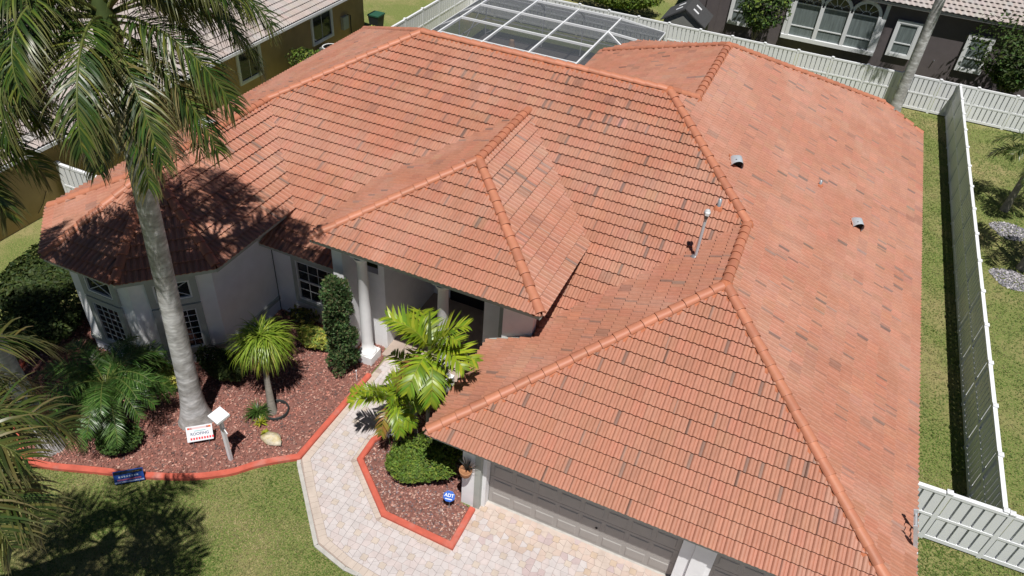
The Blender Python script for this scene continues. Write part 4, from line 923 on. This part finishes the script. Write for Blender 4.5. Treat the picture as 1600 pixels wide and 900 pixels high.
nb = thing('neighbour_house', 'dark mauve grey house with white framed windows behind the back fence', 'house', (8, 40, 0)); YB = 38.0
m = MB(); m.box((-1.35, YB, 0), (30, YB+6, 4.0)); m.box((-2.4, YB-.35, 0), (-1.35, YB+6, 4.4)); m.build('wall', MT['darkstucco'], nb)
m = MB(); m.box((-1.3, YB-.12, .3), (-.55, YB, 3.7)); m.build('pilaster', MT['darkstucco'], nb)
BP = {'f': dict(O=V(-3, YB-.5, 4.02), eu=V(1, 0, 0), ev=V(0, 1, .4).normalized(), n=V(0, -.4, 1).normalized(), lo=[(0, 0), (26, 0)], hi=[(0, 5), (26, 5)])}
m = MB(); m.face([(-3, YB-.5, 4.0), (30, YB-.5, 4.0), (30, YB+6, 6.6), (-3, YB+6, 6.6)]); m.face([(-3, YB-.5, 3.96), (-3, YB+.1, 3.96), (30, YB+.1, 3.96), (30, YB-.5, 3.96)]); br_ = m.build('roof', MT['ntile'], nb)
TW_, TE_ = TW, TE; TW, TE = .30, .36
tiled_roof(br_, BP, MT['ntile'], 1, False, 200, 19); TW, TE = TW_, TE_
m = MB(); m.bar((-3, YB-.48, 3.93), (30, YB-.48, 3.93), .04, .14); m.build('fascia', MT['soffit'], nb)
for x0, x1, z0, z1 in ((.15, 1.6, 1.0, 3.15), (9.4, 10.75, 1.05, 3.1), (13.15, 14.5, 1.0, 3.05)):
    window(nb, ((x0+x1)/2, YB-.1, (z0+z1)/2), (1, 0, 0), x1-x0-.34, z1-z0-.34, 1, 1, .17, 'blind', split=.36, sm='frame')
# three arched lights under one surround
af = MB(); xs = [3.75, 5.33, 6.91, 8.49]; 
for x in xs: af.box((x-.11, YB-.2, 1.0), (x+.11, YB+.02, 2.95))
af.box((xs[0]-.3, YB-.24, .84), (xs[-1]+.3, YB+.02, 1.06)); af.box((xs[0]-.32, YB-.16, 1.06), (xs[0]-.11, YB+.02, 3.75)); af.box((xs[-1]+.11, YB-.16, 1.06), (xs[-1]+.32, YB+.02, 3.75))
ao = af.build('arched_window', MT['frame'], nb)
for a, b in zip(xs[:-1], xs[1:]):
    cx, rr = (a+b)/2, (b-a)/2-.11; g = MB(); g.box((a+.11, YB-.05, 1.06), (b-.11, YB-.04, 2.9)); g.build('pane', MT['blind'], ao)
    g = MB(); n_ = 20; arc = [(cx+rr*math.cos(math.pi*k/n_), 2.95+rr*math.sin(math.pi*k/n_)) for k in range(n_+1)]
    g.face([(x, YB-.05, z_) for x, z_ in arc][::-1]); g.build('pane', MT['glass'], ao)
    f = MB(); rows = [[V(cx+q*math.cos(math.pi*k/n_), yy, 2.95+q*math.sin(math.pi*k/n_)) for k in range(n_+1)] for q, yy in ((rr, YB-.05), (rr, YB-.2), (rr+.17, YB-.2), (rr+.17, YB))]
    f.grid(rows, smooth=False); f.build('arch_frame', MT['frame'], ao); f = MB(); f.box((a+.11, YB-.09, 2.9), (b-.11, YB-.03, 2.97)); f.build('transom_bar', MT['frame'], ao); f = MB(); f.box((a+.11, YB-.09, 1.62), (b-.11, YB-.03, 1.68)); f.build('sash_bar', MT['frame'], ao); f = MB()
    for k in range(1, 5): an = math.pi*k/5; f.bar((cx+.28*rr*math.cos(an), YB-.07, 2.95+.28*rr*math.sin(an)), (cx+rr*math.cos(an), YB-.07, 2.95+rr*math.sin(an)), .03, .022)
    f.tube([(cx+.36*rr*math.cos(math.pi*k/10), YB-.07, 2.95+.36*rr*math.sin(math.pi*k/10)) for k in range(11)], .015, 5); f.build('fan_muntin', MT['frame'], ao)
m = MB(); m.bar((12.0, YB-.02, 1.25), (12.0, YB-.18, 1.25), .04, .05, (.3, .3, .3)); m.build('hose_tap', MT['metal'], nb)
# shed behind the fence
t = thing('garden_shed', 'small grey gabled plastic shed behind the back fence', 'shed', (-1.7, 35.3, 0))
m = MB(); m.box((-3.0, 34.2, 0), (-.7, 36.4, 1.75), (.5, .48, .47)); m.face([(-3.0, 34.2, 1.75), (-.7, 34.2, 1.75), (-1.85, 34.2, 2.5)], (.5, .48, .47)); m.build('wall', MT['grey_trim'], t)
m = MB(); m.bar((-3.12, 34.1, 1.70), (-3.12, 36.5, 1.70), .01, .01)
for sx in (-1, 1):
    m.face([(-1.85, 34.08, 2.56), (-1.85+sx*1.32, 34.08, 1.70), (-1.85+sx*1.32, 36.5, 1.70), (-1.85, 36.5, 2.56)]); m.bar((-1.85, 34.08, 2.53), (-1.85+sx*1.32, 34.08, 1.67), .06, .07)
ro = m.build('roof', MT['shingle'], t)
for sx, y in ((-1, 34.9), (1, 34.9), (-1, 35.7), (1, 35.7)):
    g = MB(); c = V(-1.85+sx*.5, y, 2.56-.5*.652+.02); g.obox(c, V(1*sx, 0, -.652).normalized(), V(0, 1, 0), V(.652*sx, 0, 1).normalized(), .2, .09, .012); g.build('skylight', MT['vinyl'], ro)

# ------------------------------------------------------------ smaller things
def text(body, size, c, ex, ey, nr, colr, parent, name='lettering'):
    cu = bpy.data.curves.new('t', 'FONT'); cu.body = body; cu.size = size; cu.align_x = 'CENTER'; cu.align_y = 'CENTER'; cu.offset = size*.012
    o = bpy.data.objects.new('t', cu); COL.objects.link(o); bpy.context.view_layer.update()
    me = bpy.data.meshes.new_from_object(o.evaluated_get(bpy.context.evaluated_depsgraph_get())); bpy.data.objects.remove(o)
    at = me.color_attributes.new('Col', 'FLOAT_COLOR', 'POINT'); at.data.foreach_set('color', list((*colr, 1))*len(me.vertices)); me.materials.clear(); me.materials.append(MT['plain'])
    mw = Matrix.Identity(4)
    for q in range(3): mw[q][0], mw[q][1], mw[q][2], mw[q][3] = ex[q], ey[q], nr[q], c[q]
    return link(name, me, parent, mw)
def yard_sign(name, label, base, hgt, w_, h_, face, ang, tilt, paint):
    t = thing(name, label, 'sign', (base[0], base[1], 0)); ex = V(math.cos(ang), math.sin(ang), 0); nr0 = V(math.sin(ang), -math.cos(ang), 0)
    nr = (nr0*math.cos(tilt)+V(0, 0, math.sin(tilt))).normalized(); ey = nr.cross(ex); c = V(base[0], base[1], hgt)
    m = MB(); m.obox(c, ex, ey, nr, w_/2, h_/2, .006, face); m.build('panel', MT['plain'], t)
    for sx in (-1, 1): m = MB(); m.bar(c+ex*sx*w_*.3-ey*h_*.3-nr*.012, V(*(c+ex*sx*w_*.3-ey*h_*.6).xy, 0), .012, .012, (.3, .3, .3)); m.build('stake', MT['metal'], t)
    paint(t, c, ex, ey, nr); return t
def bar_on(t, c, ex, ey, nr, x, y, w_, h_, col, nm='printed_band', k=.8):
    x, y, w_, h_ = x*k, y*k, w_*k, h_*k; m = MB(); m.obox(c+ex*x+ey*y+nr*.008, ex, ey, nr, w_/2, h_/2, .0015, col); m.build(nm, MT['plain'], t)
def paint1(t, c, ex, ey, nr):
    bar_on(t, c, ex, ey, nr, 0, .19, .62, .06, (.75, .5, .5)); bar_on(t, c, ex, ey, nr, -.30, .19, .14, .065, (.75, .10, .05)); bar_on(t, c, ex, ey, nr, .30, .19, .14, .065, (.80, .16, .02))
    text('ROOFING', .105, c+ey*-.01+nr*.009, ex, ey, nr, (.07, .09, .16), t)
    bar_on(t, c, ex, ey, nr, .02, .09, .36, .03, (.35, .55, .55))
    for k in range(9): bar_on(t, c, ex, ey, nr, -.28+.085*k, -.17, .055, .075, (.72, .06, .07), 'printed_mark')
b = px(316, 690); yard_sign('yard_sign', 'white and red roofing yard sign before the big palm trunk', (b.x, b.y), .36, .66, .42, (.74, .75, .78), R(40), R(36), paint1)
def paint2(t, c, ex, ey, nr):
    bar_on(t, c, ex, ey, nr, 0, .15, .84, .10, (.015, .02, .03)); bar_on(t, c, ex, ey, nr, .24, .15, .22, .04, (.3, .22, .08))
    for k in range(8): bar_on(t, c, ex, ey, nr, -.27+.075*k, .01, .05, .06, (.55, .65, .8), 'printed_mark')
    bar_on(t, c, ex, ey, nr, 0, -.1, .7, .05, (.42, .12, .2)); bar_on(t, c, ex, ey, nr, 0, -.18, .84, .04, (.4, .45, .6))
b = px(205, 753); yard_sign('yard_sign', 'dark blue yard sign on the lawn against the red curb', (b.x, b.y), .25, .70, .36, (.02, .07, .30), R(40), R(20), paint2)
def paint3(t, c, ex, ey, nr): text('ADT', .12, c+nr*.012+ey*.02, ex, ey, nr, (.85, .88, .95), t); bar_on(t, c, ex, ey, nr, 0, -.07, .18, .025, (.7, .75, .9), k=1)
b = V(.66, .02, 0)
t = thing('security_sign', 'small blue octagonal security sign on a stake by garage pier', 'sign', (b.x, b.y, 0)); ex = V(.98, .2, 0).normalized(); nr = (V(ex.y, -ex.x, 0)*.7+V(0, 0, .7)).normalized(); ey = nr.cross(ex); c = V(b.x, b.y, .52)
m = MB(); o8 = [c+ex*.16*math.cos(R(22.5+45*k))+ey*.145*math.sin(R(22.5+45*k)) for k in range(8)]; m.face([p+nr*.008 for p in o8], (.04, .13, .5)); m.grid([[p-nr*.008 for p in o8], [p+nr*.008 for p in o8]], (.5, .6, .8), False, closed=True); m.face([p-nr*.008 for p in o8][::-1], (.2, .2, .2)); m.build('panel', MT['plain'], t)
m = MB(); m.bar((b.x, b.y+.02, 0), (b.x, b.y+.02, .5), .02, .02, (.5, .5, .5)); m.build('stake', MT['metal'], t); paint3(t, c, ex, ey, nr)
# white lamp post with square solar head
b = px(361, 719); t = thing('lamp_post', 'slim white post with tilted square white head in the bed', 'lamp post', (b.x, b.y, 0)); top = V(b.x, b.y, 1.62)
m = MB(); m.bar((b.x, b.y, 0), top, .085, .085); m.build('post', MT['vinyl'], t)
m = MB(); nr = V(.05, -.12, 1).normalized(); ex = V(.22, .975, 0); ex = (ex-nr*ex.dot(nr)).normalized(); ey = nr.cross(ex); m.obox(top+nr*.17, ex, ey, nr, .19, .19, .035); m.obox(top+nr*.06, ex, ey, nr, .10, .10, .08); m.build('head', MT['vinyl'], t)
m = MB(); m.bar((b.x-.22, b.y+.12, 1.3), (b.x+.24, b.y-.1, 1.3), .025, .025); m.build('crossbar', MT['vinyl'], t)
# pale rock
rk = MB(); r = random.Random(4); b = px(426, 690); n_, rows = 14, []
for j in range(7):
    ph = math.pi*j/6; rows.append([V(b.x+.33*math.sin(ph)*math.cos(a_)*(1+.16*math.sin(3*a_+j)+r.gauss(0, .05)), b.y+.2*math.sin(ph)*math.sin(a_)*(1+r.gauss(0, .08)), .12+.14*math.cos(ph)*(1+.2*math.sin(2*a_))) for a_ in [2*math.pi*i/n_ for i in range(n_)]])
rk.grid(rows[::-1], closed=True); tag(rk.build('landscape_rock', MT['rock']), 'flat pale limestone rock lying on the red mulch', 'rock')
# hanging planter lantern on the pier
t = thing('wall_planter', 'terracotta half bowl planter hanging on the white garage pier', 'planter', (1.02, PY-.12, 1.55)); m = MB()
m.lathe([(.0, -.15), (.06, -.14), (.13, -.05), (.165, .1), (.17, .13), (.15, .13), (.14, .09), (0, .07)], (1.02, PY-.17, 1.5), 16); m.build('bowl', MT['clay'], t)
m = MB(); m.lathe([(.03, 0), (.06, -.03), (.05, -.1), (0, -.12)], (1.02, PY-.17, 1.36), 12); m.build('finial', MT['metal'], t)
m = MB(); r = random.Random(8)
for k in range(60):
    a_ = r.uniform(0, 6.28); e = r.uniform(.5, 1.5); d = V(math.cos(a_)*math.cos(e), math.sin(a_)*math.cos(e)*.6, math.sin(e)); sd = V(-math.sin(a_), math.cos(a_), 0)*.012; o = V(1.04, PY-.13, 1.6); m.face([o-sd, o+d*.25-sd*.5, o+d*.4, o+d*.25+sd*.5, o+sd], tint(r, (.05, .055, .05)))
m.build('dried_stems', MT['leafd'], t)
# things along the tan house
t = thing('wheelie_bin', 'dark green wheeled bin at the far corner of tan house', 'bin', (-18.1, 27.0, 0))
m = MB(); rows = [[V(-18.1+sx*k, 27+sy*k*1.1, z_) for sx, sy in ((-1, -1), (1, -1), (1, 1), (-1, 1))] for z_, k in ((.05, .24), (1.0, .33))]; m.grid(rows, smooth=False, closed=True); m.build('body', MT['rub'], t)
m = MB(); m.prism([(-18.46, 26.62), (-17.74, 26.62), (-17.74, 27.4), (-18.46, 27.4)], 1.0, 1.08); m.bar((-18.4, 27.42, 1.05), (-17.8, 27.42, 1.05), .05); m.build('lid', MT['green'], t)
for sx in (-.26, .26): m = MB(); m.lathe([(0, -.03), (.11, -.03), (.11, .03), (0, .03)], (-18.1+sx, 27.3, .11), 12, axis=(1, 0, 0)); m.build('wheel', MT['rub'], t)
for (x, y), lb in (((-17.9, 22.1), 'air conditioner beside the white jug under the tan wall'), ((-17.55, 20.7), 'pale rimmed air conditioner nearer the camera by shrub')):
    t = thing('air_conditioner', lb, 'air conditioner', (x, y, 0), 'air conditioners in the side yard'); m = MB(); m.prism([(x-.42, y-.42), (x+.42, y-.42), (x+.42, y+.42), (x-.42, y+.42)], 0, .78, (.35, .35, .34)); m.build('cabinet', MT['grey_trim'], t)
    m = MB(); m.lathe([(.38, .0), (.36, .03), (.3, .015), (0, .015)], (x, y, .782), 18, (.08, .08, .08)); m.build('fan_grille', MT['rub'], t); m = MB(); m.lathe([(.43, 0), (.44, .03), (.39, .035), (.38, 0)], (x, y, .783), 18); m.build('rim', MT['frame'], t)
t = thing('white_jug', 'white plastic chlorine jug in the side yard', 'jug', (-17.3, 22.9, 0)); m = MB(); m.lathe([(.16, 0), (.17, .3), (.15, .42), (.05, .52), (.05, .58), (0, .58)], (-17.3, 22.9, .45), 12); m.box((-17.6, 22.6, 0), (-17.0, 23.2, .45), (.6, .6, .6)); m.build('body', MT['vinyl'], t)
m = MB(); m.lathe([(.055, 0), (.055, .05), (0, .05)], (-17.3, 22.9, 1.02), 10, (.3, .4, .7)); m.build('cap', MT['vinyl'], t)
t = thing('meter_box', 'grey utility meter box fixed on the tan wall', 'meter box', (-18.6, 24.5, .9)); m = MB(); m.box((-18.6, 24.2, .9), (-18.42, 24.7, 1.6)); m.build('cabinet', MT['grey_trim'], t)
m = MB(); m.tube([(-18.5, 25.0, 0), (-18.5, 25.0, 1.5), (-18.5, 24.75, 1.6)], .03, 6); m.build('conduit', MT['rub'], t)
# gravel rings under the right yard palms
for (x, y), lb in (((15.4, 22.4), 'grey gravel ring around the farther yard palm'), ((15.2, 18.6), 'grey gravel ring around nearer yard palm')):
    poly = [(x+(.75+.12*math.sin(3*a_))*math.cos(a_), y+.7*math.sin(a_)) for a_ in [2*math.pi*k/18 for k in range(18)]]
    stones('gravel_ring', poly, 800, int(y), [(.22, .23, .26), (.33, .33, .36), (.14, .14, .16), (.5, .5, .53)], .025, .06, 0, lb)
# small irrigation stake by the juniper
m = MB(); m.tube([(-3.85, 2.75, 0), (-3.85, 2.75, .4)], .012, 6); m.lathe([(.0, 0), (.025, .0), (.02, .06), (0, .07)], (-3.85, 2.75, .4), 8); tag(m.build('irrigation_stake', MT['vinyl']), 'thin white irrigation riser at the foot of the juniper', 'sprinkler')
